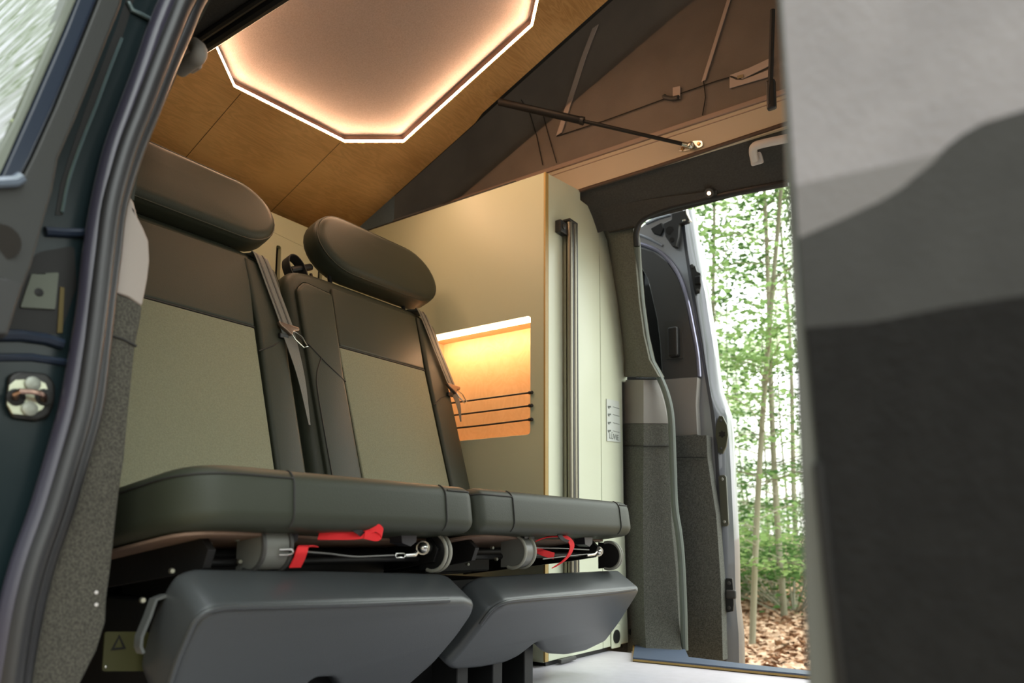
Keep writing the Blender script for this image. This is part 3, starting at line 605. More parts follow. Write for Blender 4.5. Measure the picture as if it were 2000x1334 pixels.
for i, zc in enumerate((.759, .721, .681)):
    a = Vector((-1.60, YC-.006, zc-.001)); b = Vector((-1.175, YC-.006, zc))
    g = G(); g.tube(cr([a, a.lerp(b, .5)+Vector((0, -.001, -.001*i)), b]), .0028, 10); e_ = g.build('elastic_cord', BLACKP, cab)
    g = G(); g.tube([b+Vector((-.006, 0, 0)), b+Vector((.004, 0, 0)), b+Vector((.006, .003, 0))], [.005, .0055, .003], 12); g.tube([b+Vector((0, 0, 0)), b+Vector((0, .008, 0))], .004, 10); g.build('cord_end', BLACKP, e_)
endp = [(1.746, .014), (1.746, 1.413), (1.944, 1.436), (1.946, 1.406), (2.0, 1.405), (2.067, 1.386), (2.12, 1.352), (2.155, 1.31), (2.190, 1.22), (2.215, 1.12), (2.235, 1.03), (2.256, .90), (2.255, .882), (2.245, .874), (2.218, .873), (2.219, .5), (2.240, .014)]
def clip(poly, y0, y1):
    def cut(pl, c, keep):
        out = []
        for i in range(len(pl)):
            p, q = pl[i], pl[(i+1) % len(pl)]; a = keep(p[0]-c) >= 0; b = keep(q[0]-c) >= 0
            if a: out.append(p)
            if a != b: t = (c-p[0])/(q[0]-p[0]); out.append((c, p[1]+(q[1]-p[1])*t))
        return out
    return cut(cut(poly, y0, lambda t: t), y1, lambda t: -t)
G().slab([(XC, y, z) for y, z in clip(endp, 1.7605, 2.0665)], (-.016, 0, 0)).build('door', LAMW, cab, bevel=.0015)
G().slab([(XC-.001, y, z) for y, z in clip(endp, 2.0715, 2.3)], (-.016, 0, 0)).build('end_panel', LAMW, cab, bevel=.003)
G().box((-1.94, YC+.02, .0), (XC-.012, 2.22, .014)).build('plinth', BLACKP, cab)
G().slab([(XC-.02, y, z) for y, z in [(1.765, .014), (1.765, 1.40), (1.94, 1.40), (2.10, 1.34), (2.19, 1.12), (2.21, .9), (2.20, .014)]], (-.008, 0, 0)).build('inner_frame', BLACKM, cab)
# aluminium rail with bracket
g = G(); z0, z1_ = .22, 1.292
for yc, r_ in ((1.842, .009), (1.866, .009)): g.tube([(XC+.022, yc, z0), (XC+.022, yc, z1_)], r_, 12)
g.box((XC+.006, 1.834, z0), (XC+.014, 1.876, z1_)); rl = g.build('aluminium_rail', ALU, cab)
g = G()
for yc in (1.8535, 1.877): g.box((XC+.012, yc-.0025, z0), (XC+.0285, yc+.0025, z1_))
g.build('dark_groove', DGREY, rl)
g = G(); g.box((XC+.0, 1.795, 1.245), (XC+.020, 1.842, 1.283)); g.box((XC+.003, 1.83, 1.288), (XC+.031, 1.878, 1.297)); g.build('rail_bracket', BLACKP, rl, bevel=.003)
bolt((XC+.020, 1.812, 1.264), .008, (1, 0, 0), rl, DGREY)
# label plate with four small hooks and lettering
vp_ = G(); q = [X_(u, v, XC+.0005) for u, v in [(1184, 779), (1208, 784), (1212, 864), (1185, 861)]]; vp_.slab(q, (.0015, 0, 0)); vpo = vp_.build('label_plate', VENTM, cab)
g = G()
for v in (793, 808, 824, 840):
    p = X_(1187, v, XC+.0021); g.slab([p, p+Vector((0, .020, .003)), p+Vector((0, .020, -.002)), p+Vector((0, .011, -.003)), p+Vector((0, .008, -.008)), p+Vector((0, .003, -.006))], (.0012, 0, 0))
    p = X_(1197, v+1, XC+.0021); g.slab([p, p+Vector((0, .045, .0)), p+Vector((0, .045, -.0015)), p+Vector((0, 0, -.0015))], (.0006, 0, 0))
g.build('plate_marks', INK, vpo)
def text3d(s, loc, size, m, par, xdir, ydir, name, ext=.0004):
    cu = bpy.data.curves.new(name, 'FONT'); cu.body = s; cu.size = size; cu.extrude = ext; cu.materials.append(m)
    o = bpy.data.objects.new(name, cu); COL.objects.link(o)
    X = Vector(xdir).normalized(); Yv = Vector(ydir).normalized(); Zv = X.cross(Yv)
    mm = Matrix.Identity(4)
    for i in range(3): mm[i][0] = X[i]; mm[i][1] = Yv[i]; mm[i][2] = Zv[i]; mm[i][3] = loc[i]
    dg = bpy.context.evaluated_depsgraph_get(); me = bpy.data.meshes.new_from_object(o.evaluated_get(dg)); me.transform(mm)
    bpy.data.objects.remove(o); oo = bpy.data.objects.new(name, me); COL.objects.link(oo); setpar(oo, par)
    if not me.materials: me.materials.append(m)
    return oo
text3d('LÜVIE', X_(1189.5, 856, XC+.0022), .026, INK, vpo, (0, 1, 0), (0, 0, 1), 'lettering')
# socket, plug hole and kick latch low on the end panel
g = G(); c = X_(1202, 1243, XC+.001); g.puff(rnd([(-.03, -.035), (.03, -.035), (.03, .035), (-.03, .035)], .006), c+Vector((.003, 0, 0)), (0, 1, 0), (0, 0, 1), (1, 0, 0), .004, .002); so = g.build('socket', LAMW, cab)
g = G(); g.tube([c+Vector((.002, 0, 0)), c+Vector((.006, 0, 0))], .021, 24); g.build('socket_flap', BLACKP, so)
g = G(); c = X_(1229, 1234, XC+.001); g.tube([c, c+Vector((.004, 0, 0))], .010, 20); g.build('round_plug', BLACKP, cab)
g = G(); c = X_(1098, 1290, XC+.002); g.puff(rnd([(-.025, -.006), (.06, -.004), (.06, .006), (-.025, .006)], .004), c+Vector((.012, 0, 0)), (0, 1, 0), (0, 0, 1), (1, 0, 0), .012, .003); g.build('kick_latch', DGREY, cab)

# ---------------------------------------------------------------- gas strut
a = Y_(975, 199, 1.712); b = Y_(1333, 281, 1.925); c = a.lerp(b, .465)
st = thing('gas_strut', 'black gas strut running from the roof board down to the beige ledge', 'gas strut', b)
G().tube([a, c-(b-a)*.012, c], [.011, .011, .009], 16).build('cylinder', BLACKM, st)
G().tube([c, b], .0055, 12).build('rod', BLACKM, st)
G().tube([c-(b-a)*.006, c+(b-a)*.012], .0125, 16).build('end_collar', BLACKP, st)
G().cyl(b, b+(b-a).normalized()*.03, .0065).build('eyelet', STEEL, st)
bc = Y_(1349, 284, 1.928)
g = G(); g.sphere(bc, .011, 8); g.build('ball_joint', STEEL, st)
g = G(); g.slab(ys(rnd([(1326, 291), (1338, 288), (1344, 280), (1358, 276), (1372, 276), (1374, 286), (1360, 292), (1338, 296), (1328, 297)], 3), 1.9435), (0, -.004, 0)); bk = g.build('mounting_bracket', STEEL, st, bevel=.001)
for u, v in ((1333, 291), (1365, 281)): bolt(Y_(u, v, 1.9395), .005, (0, -1, 0), bk, mat('brass_screw', (.5, .3, .12), .3, 1, bump=.02))
# ---------------------------------------------------------------- grab handle, spot, hanging strap
g = G(); pth = [W_(1474, 312, -.02), W_(1471, 296, -.035), W_(1474, 286, -.045), W_(1492, 280, -.05), W_(1530, 272, -.05), W_(1580, 262, -.045), W_(1590, 275, -.02)]
pth = cr(pth, 4); gh = g.tube(pth, .0115, 12).build('grab_handle', WHITEP); tag(gh, 'pale grey grab handle under the headliner above the far door', 'grab handle')
g = G(); q = W_(1476, 308, -.012); g.puff(rnd([(-.017, -.02), (.017, -.02), (.017, .02), (-.017, .02)], .006), q, (1, 0, 0), (0, .5, -.866), (0, -.866, -.5), .018, .005); g.build('handle_foot', WHITEP, gh)
sc = W_(1385, 377, -.008); d_ = Vector((0, -.75, -.66))
spt = thing('spot_light', 'small glowing recessed spot in the headliner over the far door', 'spot light', sc)
G().tube([sc-d_*.01, sc+d_*.0015], .014, 20).build('bezel', DGREY, spt)
G().tube([sc+d_*.0015, sc+d_*.003], .0055, 16).build('lens', LEDS, spt)
g = G(); g.tube(cr([Y_(1509, 20, 1.62), Y_(1507, 90, 1.62), Y_(1505, 150, 1.62), Y_(1503, 185, 1.62), Y_(1504, 205, 1.62)]), [.006]*25, 8)
hs = g.build('hanging_strap', WEBB); tag(hs, 'black strap with buckle hanging in front of the canvas at the panel edge', 'strap')
g = G(); g.puff(rnd([(0, 0), (.02, 0), (.02, .07), (0, .07)], .005), Y_(1497, 214, 1.615), (1, 0, 0), (0, 0, 1), (0, -1, 0), .014, .004); g.build('buckle', BLACKP, hs)
g = G(); q = X_(384, 108, -1.06)
g.tube(cr([X_(352, 136, -1.07), X_(372, 122, -1.04), X_(386, 112, -1.02), X_(390, 98, -1.02), X_(380, 88, -1.05)], 5), .0115, 12)
ng = g.build('grab_handle', TRIMP); tag(ng, 'grey grab handle end tucked beneath the dark near roof edge', 'grab handle')
g = G(); g.puff(rnd([(-.022, -.016), (.022, -.016), (.022, .016), (-.022, .016)], .008), X_(374, 104, -1.05), (0, 1, 0), (0, 0, 1), (1, 0, 0), .03, .006); g.build('handle_foot', TRIMPN, ng)

# ---------------------------------------------------------------- seats
BD = Vector((-.293, 0, .956)).normalized(); BN = Vector((BD.z, 0, -BD.x)); B0 = Vector((-1.326, 0, .499)); AY = Vector((0, 1, 0))
def bp(y, s, n=0): return B0 + AY*y + BD*s + BN*n
def patch(out, n0, th, r=.004):
    return G().puff(out, B0 + BN*n0, AY, BD, BN, th, r, 3)
PT = radians(35); PB = Vector((-sin(PT), 0, -cos(PT))); PN = Vector((cos(PT), 0, -sin(PT))); P0 = Vector((-.86, 0, .228))
def ppad(u, v):
    q = PP(u, v, P0, PN)-P0; return (q.y, q.dot(PB))
CT = radians(8); CB = Vector((-cos(CT), 0, -sin(CT))); CU_ = Vector((-sin(CT), 0, cos(CT)))
class Seam:
    def __init__(s, par): s.par = par
    def tube(s, path, r_, n=6): G().tube(path, r_, n).build('stitching', THREAD, s.par)
def seat(side):
    Lf = side == 'left'
    y0, y1 = (.545, 1.095) if Lf else (1.105, 1.672)
    t = thing('van_seat', 'left grey leather van seat beside the door pillar, red strap loops beneath' if Lf else 'right grey leather van seat beside the lit cabinet niche', 'seat', (-1.1, (y0+y1)/2, 0), 'two folding van seats')
    # backrest shell
    if Lf: bo = [(y0+.01, -.16), (1.085, -.16), (1.090, .25), (1.105, .47), (1.098, .515), (1.05, .536), (.98, .545), (.62, .545), (.555, .50), (y0, .30)]
    else: bo = [(1.105, -.16), (1.66, -.16), (1.668, .25), (1.676, .475), (1.664, .520), (1.60, .545), (1.56, .548), (1.20, .548), (1.135, .535), (1.112, .49)]
    bo = dens(rnd(bo, .03), .03)
    bk = G().puff(bo, B0-BN*.004, AY, BD, BN, .095, .028, 5, r_back=.02).build('backrest', LEATHER, t)
    cl, crr = (.655, .985) if Lf else (1.238, 1.553)
    ctp = .322 if Lf else .333
    # bolsters raised beside the centre panel
    bl = [(y0+.03, -.12), (cl-.002, -.12), (cl+.002, .30), (cl+.002, .50), (y0+.07, .50), (y0+.035, .44)] if Lf else [(1.128, -.12), (cl-.004, -.12), (cl-.001, .25), (cl+.012, .49), (1.16, .50), (1.132, .47)]
    br = [(crr+.003, -.12), (1.068, -.12), (1.072, .25), (1.084, .46), (1.075, .50), (.985, .512), (crr+.012, .33)] if Lf else [(crr+.005, -.12), (1.642, -.12), (1.650, .25), (1.655, .46), (1.645, .50), (1.575, .518), (crr+.012, .34)]
    for q in (bl, br): G().puff(dens(rnd(q, .012), .03), B0+BN*.009, AY, BD, BN, .016, .011, 4).build('side_bolster', LEATHER, bk)
    up_ = [(cl+.002, ctp+.003), (crr+.006, ctp+.003), (crr+.018, .515), (cl+.014, .512)]
    G().puff(dens(rnd(up_, .008), .03), B0+BN*.006, AY, BD, BN, .014, .006, 3).build('upper_panel', LEATHER, bk)
    ce_ = [(cl, -.12), (crr, -.12), (crr+.004, ctp), (cl, ctp)]
    G().puff(dens(rnd(ce_, .005), .03), B0+BN*.006, AY, BD, BN, .014, .004, 3).build('centre_panel', FABRIC, bk)['label'] = 'pale olive fabric centre panel'
    g = Seam(bk); g.tube([bp(cl, ctp+.002, .004), bp(crr+.004, ctp+.002, .004)], .0025, 6)
    if Lf: g.tube([bp(crr+.003, .262, .009), bp(1.03, .285, .0095), bp(1.062, .31, .007)], .0015, 6)
    else:
        g.tube([bp(1.118, .335, .0), bp(1.135, .315, .009), bp(1.18, .275, .0095), bp(1.236, .235, .008)], .0016, 6)
        g.tube([bp(p[0], p[1], .0098) for p in cr([(1.168, .285), (1.145, .235), (1.138, .17), (1.138, -.05)])], .0013, 6)
        g.tube([bp(1.560, .225, .0095), bp(1.60, .255, .0098), bp(1.64, .27, .007)], .0015, 6)
    # headrest
    h0, h1, s0, s1 = (.575, 1.083, .545, .712) if Lf else (1.214, 1.682, .558, .742)
    hc, hr = (s0+s1)/2, (s1-s0)/2
    ho = [(h1-hr*1.2+cos(a)*hr*1.2, hc+sin(a)*hr) for a in [(-90+i*12)*pi/180 for i in range(16)]] + [(h0+hr*1.2+cos(a)*hr*1.2, hc+sin(a)*hr) for a in [(90+i*12)*pi/180 for i in range(16)]]
    hd = G().puff(dens(ho, .03), B0+BN*.034, AY, BD, BN, .080, .026, 7, bulge=.004).build('headrest', LEATHER, t)
    k = len(ho); ho2 = [(hc_+(y-hc_)*.985, hc+(s-hc)*.955) for y, s in ho for hc_ in [(h0+h1)/2]]
    g = G(); g.tube([bp(y, s, .0225) for y, s in ho2+ho2[:2]], .0022, 6); g.build('piping', LEATHER, hd)
    for yy in ((.975, .68) if Lf else (1.28, 1.56)):
        G().cyl(bp(yy, .50, -.03), bp(yy, .60, -.02), .006, 12).build('headrest_post', BLACKM, t)
    # cushion
    f0 = Vector((-.862, 0, .440 if Lf else .441))
    yl, yr = (.520, 1.090) if Lf else (1.094, 1.748)
    co = rnd([(yl, 0), (yr, 0), (yr, .47), (yl, .47)], [.085, .03, .03, .03] if Lf else [.025, .055, .03, .03], 8)
    cu = G().puff(dens(co, .03), f0, AY, CB, CU_, .086, .024, 6, bulge=.008).build('seat_cushion', LEATHER, t)
    g = Seam(cu)
    def cpnt(y, b, h): return f0 + AY*y + CB*b + CU_*h
    sa, sb = (yl+.158, yr-.085) if Lf else (yl+.115, yr-.085)
    def rim(y, b, h, o_=.0006):
        # point on the rounded front rim at height h below the top plane
        if -h < .024: k_ = .024-sqrt(max(0, .024**2-(.024+h)**2))
        elif -h > .062: k_ = .024-sqrt(max(0, .024**2-(-h-.062)**2))
        else: k_ = 0
        return cpnt(y, b+k_-o_, h)
    for yy in (sa, sb):
        g.tube([rim(yy-(.004*(-h_)/.08), 0, h_) for h_ in (-.0015, -.004, -.008, -.014, -.02, -.03, -.045, -.06, -.068, -.076, -.083)], .0017, 6)
    pol = [p for p in co if p[1] < .42]
    def along(f, h_):
        q = [p for p in co if f(p)]; q.sort(key=lambda p: (p[0]-yl) - p[1] if f is leftp else (yr-p[0])-p[1], reverse=True)
        out = []
        for p in q:
            n_ = Vector((p[0]-(yl+.12 if f is leftp else yr-.12), p[1]-.12)).normalized(); k_ = .024-sqrt(max(0, .024**2-(.024+h_)**2))-.0006
            out.append(cpnt(p[0]-n_.x*k_, p[1]-n_.y*k_, h_))
        return out
    leftp = lambda p: p[0] < sa and p[1] < .10 + (0 if Lf else -.06)
    rightp = lambda p: p[0] > sb+.01 and p[1] < (.02 if Lf else .06)
    hq = -.015
    qa = along(leftp, hq)
    if Lf: qa = qa + [cpnt(yl+.0018, b_, hq) for b_ in (.2, .3, .40)]
    g.tube([rim(sa, 0, hq)] + qa, .0017, 6)
    g.tube([rim(sb+.008, 0, -.012)] + along(rightp, -.012), .0016, 6)
    sa0 = yl+.14
    cb = rnd([(yl+.012, .028), (sa0, .045), (yl+.30, .085), (yr-.02, .085), (yr-.02, .45), (yl+.012, .45)], [.06, .05, .05, .02, .02, .02])
    G().slab([cpnt(p[0], p[1], -.0865) for p in cb], CU_*-.004).build('base_board', BOARD, cu)
    # lower calf pad
    if Lf:
        po = [(432, 1187), (395, 1203), (372, 1240), (345, 1300), (322, 1380), (345, 1440), (460, 1470), (585, 1440), (592, 1355), (612, 1330), (655, 1328), (670, 1350), (690, 1395), (745, 1378), (800, 1342), (850, 1298), (895, 1245), (925, 1202), (932, 1180), (915, 1173), (700, 1178), (500, 1185)]
    else:
        po = [(990, 1176), (962, 1192), (935, 1225), (898, 1272), (872, 1300), (885, 1312), (935, 1309), (985, 1299), (1012, 1286), (1042, 1262), (1052, 1257), (1060, 1274), (1072, 1281), (1105, 1283), (1143, 1275), (1182, 1256), (1221, 1214), (1240, 1188), (1254, 1160), (1252, 1150), (1200, 1155), (1100, 1164)]
    pad = [ppad(u, v) for u, v in po]; pad = [(max(min(p[0], 1.80), .4), p[1]) for p in pad]
    PADS[side] = pad
    pd = G().puff(rnd(pad, .012, 3), P0, AY, PB, PN, .088, .014, 5).build('calf_pad', PADLEATHER, t)
    tp = [ppad(u, v) for u, v in ([(322, 1380), (345, 1300), (369, 1240), (386, 1208), (412, 1190), (450, 1183), (500, 1182), (700, 1178), (915, 1170), (930, 1176)] if Lf else [(940, 1218), (962, 1190), (990, 1174), (1040, 1168), (1100, 1164), (1200, 1155), (1250, 1149), (1254, 1158)])]
    def ins_(p): return P0 + AY*p[0] + PB*(p[1]+.003) - PN*.004
    G().tube([ins_(p)+(PN*.003) for p in cr(tp, 4)[:-5]], .0036, 8).build('piping', PADLEATHER, pd)
    # frame: side rails, cross tubes, caps
    fr = G()
    ra_, rb_ = (.585, 1.045) if Lf else (1.155, 1.640)
    for yy in (ra_, rb_):
        fr.slab([(-.935, yy-.006, .350), (-.905, yy-.006, .325), (-.915, yy-.006, .300), (-.99, yy-.006, .288), (-1.33, yy-.006, .245), (-1.33, yy-.006, .285), (-1.0, yy-.006, .338)], (0, .012, 0))
    fr.cyl((-1.02, ra_, .315), (-1.02, rb_, .315), .009, 12); fr.cyl((-.955, ra_, .306), (-.955, rb_, .306), .006, 12)
    fr.box((-1.34, ra_, .25), (-1.30, rb_, .29))
    frm = fr.build('seat_frame', BLACKM, t, bevel=.001)
    if Lf:
        G().box((-1.20, .62, .25), (-1.03, 1.03, .308)).build('mechanism_box', BLACKM, t, bevel=.004)
        G().box((-1.40, .60, .0), (-1.02, 1.02, .25)).build('pedestal', BLACKM, t, bevel=.004)
    else:
        G().box((-1.38, 1.19, .0), (-1.12, 1.50, .25)).build('pedestal', BLACKM, t, bevel=.004)
        G().box((-1.16, 1.18, .27), (-1.06, 1.40, .305)).build('mechanism_box', BLACKM, t, bevel=.004)
    for (u, v, m1, m2, th) in (((514, 1068, GREYC, DGREY, .046), (848, 1078, BLACKP, CAPRIM, .012)) if Lf else ((1010, 1077, GREYC, CAPRIM, .036), (1190, 1085, BLACKP, CAPRIM, .010))):
        c = X_(u, v, -.925); g = G()
        ang = [radians(a) for a in range(-110, 111, 10)]
        prof = [Vector((cos(a)*.034, 0, sin(a)*.034)) for a in ang] + [Vector((-.03, 0, .034)), Vector((-.03, 0, -.034))][::1]
        g.slab([c+p+Vector((0, -th/2, 0)) for p in prof], (0, th, 0)); cpn = g.build('hinge_cap', m1, t, bevel=.003)
        for sg_ in (-1, 1): G().tube([c+Vector((cos(a)*.0345, sg_*th/2, sin(a)*.0345)) for a in ang], .0035, 8).build('cap_rim', m2, cpn)
        if m1 is BLACKP:
            c2 = X_(u-22, v-8, -.915); g = G(); g.sphere(c2, .010, 8); g.tube([c2, c2+Vector((-.01, .02, 0))], .013, 12); g.build('hinge_bolt', STEEL, cpn)
    # small bolts along the rail
    for (u, v) in (((408, 1063), (462, 1053), (467, 1097), (335, 1115), (278, 1172)) if Lf else ((960, 1070), (912, 1102), (968, 1092))):
        bolt(X_(u, v, -.94), .0038, (1, -.3, 0), frm, mat('olive_zinc', (.4, .4, .33), .35, .9, bump=.02), .006)
    # release bracket plates
    for (u, v) in (((563, 1040), (800, 1045)) if Lf else ((1035, 1050), (1150, 1052))):
        c = X_(u, v, -.905); G().slab([c+Vector((0, -.022, .010)), c+Vector((0, .020, .010)), c+Vector((0, .018, -.012)), c+Vector((0, .004, -.020)), c+Vector((0, -.018, -.014))], (-.03, 0, 0)).build('bracket_plate', mat('violet_black_steel', (.04, .04, .048), .4, .3, bump=.02), frm, bevel=.001)
    # red release straps
    def strap(px, w, xx, name='release_strap', m=RED, wd=(0, 1, 0)):
        pts = cr([X_(u, v, xx+dx) for u, v, dx in px], 6); return G().ribbon(pts, Vector(wd)*w, .002).build(name, m, t)
    if Lf:
        strap([(612, 1068, -.012), (600, 1066, .0), (592, 1068, .012), (589, 1078, .014), (584, 1092, .008), (576, 1108, .0)], .020, -.895)
        strap([(622, 1046, -.02), (650, 1046, -.01), (685, 1046, -.005), (712, 1043, .005), (734, 1031, .014), (746, 1040, .018), (738, 1049, .014), (712, 1044, .008)], .013, -.872, wd=(0, .25, 1))
        strap([(682, 1026, 0), (700, 1038, .006), (714, 1048, 0)], .014, -.872, 'webbing_tie', WEBB, (0, 1, .3))
        G().tube([X_(p[0], p[1], -.895) for p in cr([(600, 1078), (640, 1081), (690, 1087), (730, 1086), (775, 1084)], 5)], .0015, 8).build('release_cable', DSTEEL, t)
        G().tube([X_(u, v, -.893) for u, v in ((774, 1081), (789, 1081), (791, 1085), (789, 1089), (774, 1089), (772, 1085), (774, 1081))], .0013, 6).build('chain_link', STEEL, t)
        G().tube([X_(791, 1085, -.893), X_(810, 1084, -.893), X_(815, 1078, -.893)], [.003, .004, .003], 10).build('cable_clamp', STEEL, t)
        g = G(); g.tube(cr([X_(545, 1073, -.89), X_(568, 1073, -.885), X_(572, 1079, -.885), X_(562, 1083, -.885), X_(545, 1083, -.89)]), .002, 8); g.build('pull_ring', STEEL, t)
        # grey lever and label low on the left
        g = G(); g.ribbon([X_(u, v, -.93) for u, v in ((352, 1160), (318, 1164), (300, 1171), (288, 1205), (272, 1243), (270, 1262), (275, 1275))], (.014, 0, 0), .004); g.build('release_lever', mat('grey_steel', (.16, .17, .165), .4, .6, bump=.03), t)
        lb = G().slab(xs(rnd([(205, 1234), (292, 1234), (292, 1311), (200, 1311)], 6), -1.012), (-.003, 0, 0)).build('warning_label', YEL, t)
        c = X_(232, 1255, -1.0115); tri = [c+Vector((0, -.010, -.009)), c+Vector((0, .010, -.009)), c+Vector((0, 0, .010))]
        tri2 = [c+Vector((0, -.006, -.0065)), c+Vector((0, .006, -.0065)), c+Vector((0, 0, .006))]
        G().slab(tri, (.0006, 0, 0), holes=[tri2]).build('warning_symbol', BLACKM, lb)
        bolt(X_(207, 1302, -1.011), .0016, (1, 0, 0), lb, STEEL, .001)
    else:
        strap([(1050, 1056, -.02), (1064, 1050, -.01), (1088, 1047, .0), (1106, 1050, .010), (1117, 1064, .016), (1112, 1082, .016), (1100, 1096, .010), (1082, 1108, .0)], .016, -.885, wd=(.1, 1, .25))
        strap([(1048, 1074, -.02), (1062, 1080, -.01), (1082, 1086, .0)], .014, -.90, wd=(0, .3, 1))
        strap([(1092, 1043, 0), (1098, 1052, .004), (1110, 1058, 0)], .014, -.872, 'webbing_tie', WEBB, (0, 1, .3))
        G().tube([X_(p[0], p[1], -.90) for p in ((1030, 1070), (1100, 1071), (1150, 1074))], .0015, 8).build('release_cable', DSTEEL, t)
        G().tube([X_(p[0], p[1], -.895) for p in ((1060, 1092), (1110, 1086), (1140, 1083), (1162, 1081))], .0014, 8).build('release_cable', DSTEEL, t)
        G().tube([X_(1146, 1085, -.893), X_(1160, 1083, -.893), X_(1165, 1078, -.893)], [.003, .004, .003], 10).build('cable_clamp', STEEL, t)
        # top tether loop and bar beside the headrest
        g = G(); g.ribbon([bp(p[0], p[1], -.03) for p in cr([(1.150, .525), (1.143, .558), (1.150, .583), (1.170, .590), (1.188, .575), (1.196, .55), (1.200, .52)], 5)], BN*.028, .003); g.build('tether_loop', WEBB, t)
        g = G(); g.tube([bp(1.155, .548, -.03), bp(1.225, .582, -.03)], .009, 10); g.tube([bp(1.222, .51, -.03), bp(1.222, .56, -.03)], .004, 8); g.build('tether_bar', BLACKM, t)
    # feet on the floor
    for yy in ((.66, .98) if Lf else (1.22, 1.34, 1.46)):
        G().box((-1.06, yy-.018, 0), (-.99, yy+.018, .16)).build('leg', BLACKM, t, bevel=.003)
    return t
PADS = {}
seat('left'); seat('right')
# ---------------------------------------------------------------- seat belts
def belt(label, top, mid_, low, w0, w1, tilt):
    t = thing('seat_belt', label, 'seat belt', bp(*low, .02), 'seat belts of the two seats')
    p = [bp(top[0]-.01, top[1]+.015, -.04), bp(*top, .000), bp(top[0]*.97+mid_[0]*.03, top[1]*.95+mid_[1]*.05, .014), bp((top[0]+mid_[0])/2, (top[1]+mid_[1])/2, .016), bp(*mid_, .018)]
    G().ribbon(cr(p, 5), (AY*.95+BD*tilt).normalized()*w0, .0016).build('webbing', WEB, t)
    # two darker weave stripes
    g = G()
    for o_ in (-.010, .008): g.ribbon([q+BN*.0012+AY*o_ for q in cr(p, 5)], AY*.004, .001)
    g.build('weave_stripe', mat('grey_stripe', (.05, .053, .05), .6, bump=.2), t)
    lowp = [bp(*mid_, .016), bp((mid_[0]+low[0])/2+.004, (mid_[1]+low[1])/2, .016), bp(*low, .008)]
    G().ribbon(cr(lowp, 5), [AY*w1*(1-.88*i/10) for i in range(11)], .0016).build('lower_webbing', WEB, t)
    y, s = mid_
    tg = [(y-.030, s+.008), (y+.030, s+.006), (y+.028, s-.004), (y+.012, s-.008), (y+.004, s-.022), (y-.006, s-.014), (y-.022, s-.004)]
    G().puff(rnd(tg, .004), B0+BN*.026, AY, BD, BN, .010, .003, 3).build('tongue', BRONZE, t)
    lp = [(y+.000, s-.010), (y+.012, s-.030), (y+.034, s-.046), (y+.046, s-.040), (y+.034, s-.018), (y+.016, s-.010), (y+.000, s-.010)]
    G().tube([bp(a, b, .024) for a, b in lp], .0018, 8).build('tongue_loop', STEEL, t)
    G().box(tuple(bp(y-.012, s-.022, .012)-Vector((.004, .012, .006))), tuple(bp(y-.012, s-.022, .012)+Vector((.006, .012, .006)))).build('belt_stop', BLACKP, t, bevel=.002)
    return t
belt('grey seat belt with bronze tongue lying over the left seat back', (1.030, .525), (1.072, .337), (1.098, .10), .040, .040, -.2)
belt('grey seat belt with glinting tongue over the right seat back near the niche', (1.594, .535), (1.652, .292), (1.668, .19), .040, .034, -.3)

# ================================================================== FOREST
GZ = -.52
def ground_h(x, y): return GZ + .10*noise.noise(Vector((x*.25, y*.25, 0))) + max(0, (y-6)*.035)
g = G(); nx, ny = 60, 70
for j in range(ny+1):
    for i in range(nx+1):
        x_ = -34+i*60/nx; y_ = -22+j*62/ny; g.v.append(Vector((x_, y_, ground_h(x_, y_) if y_ > 3 else GZ)))
g.f = [(j*(nx+1)+i, j*(nx+1)+i+1, (j+1)*(nx+1)+i+1, (j+1)*(nx+1)+i) for j in range(ny) for i in range(nx)]
gr = g.build('ground', mat('forest_floor', (.20, .125, .07), .95, noise_s=3, col2=(.40, .29, .17), bump=.6, bump_s=40, detail=9)); struct(gr)
def leafmat(name, c, tr):
    m = bpy.data.materials.new(name); m.use_nodes = True; t = m.node_tree; t.nodes.clear()
    d = t.nodes.new('ShaderNodeBsdfDiffuse'); q = t.nodes.new('ShaderNodeBsdfTranslucent'); mx_ = t.nodes.new('ShaderNodeMixShader'); o = t.nodes.new('ShaderNodeOutputMaterial')
    n = t.nodes.new('ShaderNodeTexNoise'); n.inputs['Scale'].default_value = 5; r = t.nodes.new('ShaderNodeValToRGB'); tcn = t.nodes.new('ShaderNodeTexCoord')
    r.color_ramp.elements[0].position = .35; r.color_ramp.elements[1].position = .65
    r.color_ramp.elements[0].color = (c[0]*.6, c[1]*.7, c[2]*.6, 1); r.color_ramp.elements[1].color = (*c, 1)
    t.links.new(tcn.outputs['Object'], n.inputs['Vector']); t.links.new(n.outputs['Fac'], r.inputs[0]); t.links.new(r.outputs[0], d.inputs[0]); t.links.new(r.outputs[0], q.inputs[0])
    mx_.inputs[0].default_value = tr; t.links.new(d.outputs[0], mx_.inputs[1]); t.links.new(q.outputs[0], mx_.inputs[2]); t.links.new(mx_.outputs[0], o.inputs[0]); return m
LF = [leafmat('beech_leaves', (.10, .19, .06), .45), leafmat('light_leaves', (.32, .46, .18), .55)]
BARK = mat('beech_bark', (.20, .19, .13), .9, noise_s=4, col2=(.34, .33, .24), bump=.6, bump_s=30, scale=(1, 1, .3))
rg = random.Random(11)
def leaves(vs, fs, c, r, n, size, flat=.4):
    for _ in range(n):
        d = Vector((rg.gauss(0, 1), rg.gauss(0, 1), rg.gauss(0, flat))); d = d*(r*.5)
        p = c+d; a = rg.uniform(0, 2*pi); t = rg.uniform(-.6, .6); L1 = size*rg.uniform(.6, 1.2); W1 = L1*.33
        ax = Vector((cos(a), sin(a), t*.5)).normalized(); bx = ax.cross(Vector((rg.gauss(0, .5), rg.gauss(0, .5), 1))).normalized()
        k = len(vs); vs += [p-ax*L1*.5, p+bx*W1, p+ax*L1*.5, p-bx*W1]; fs.append((k, k+1, k+2, k+3))
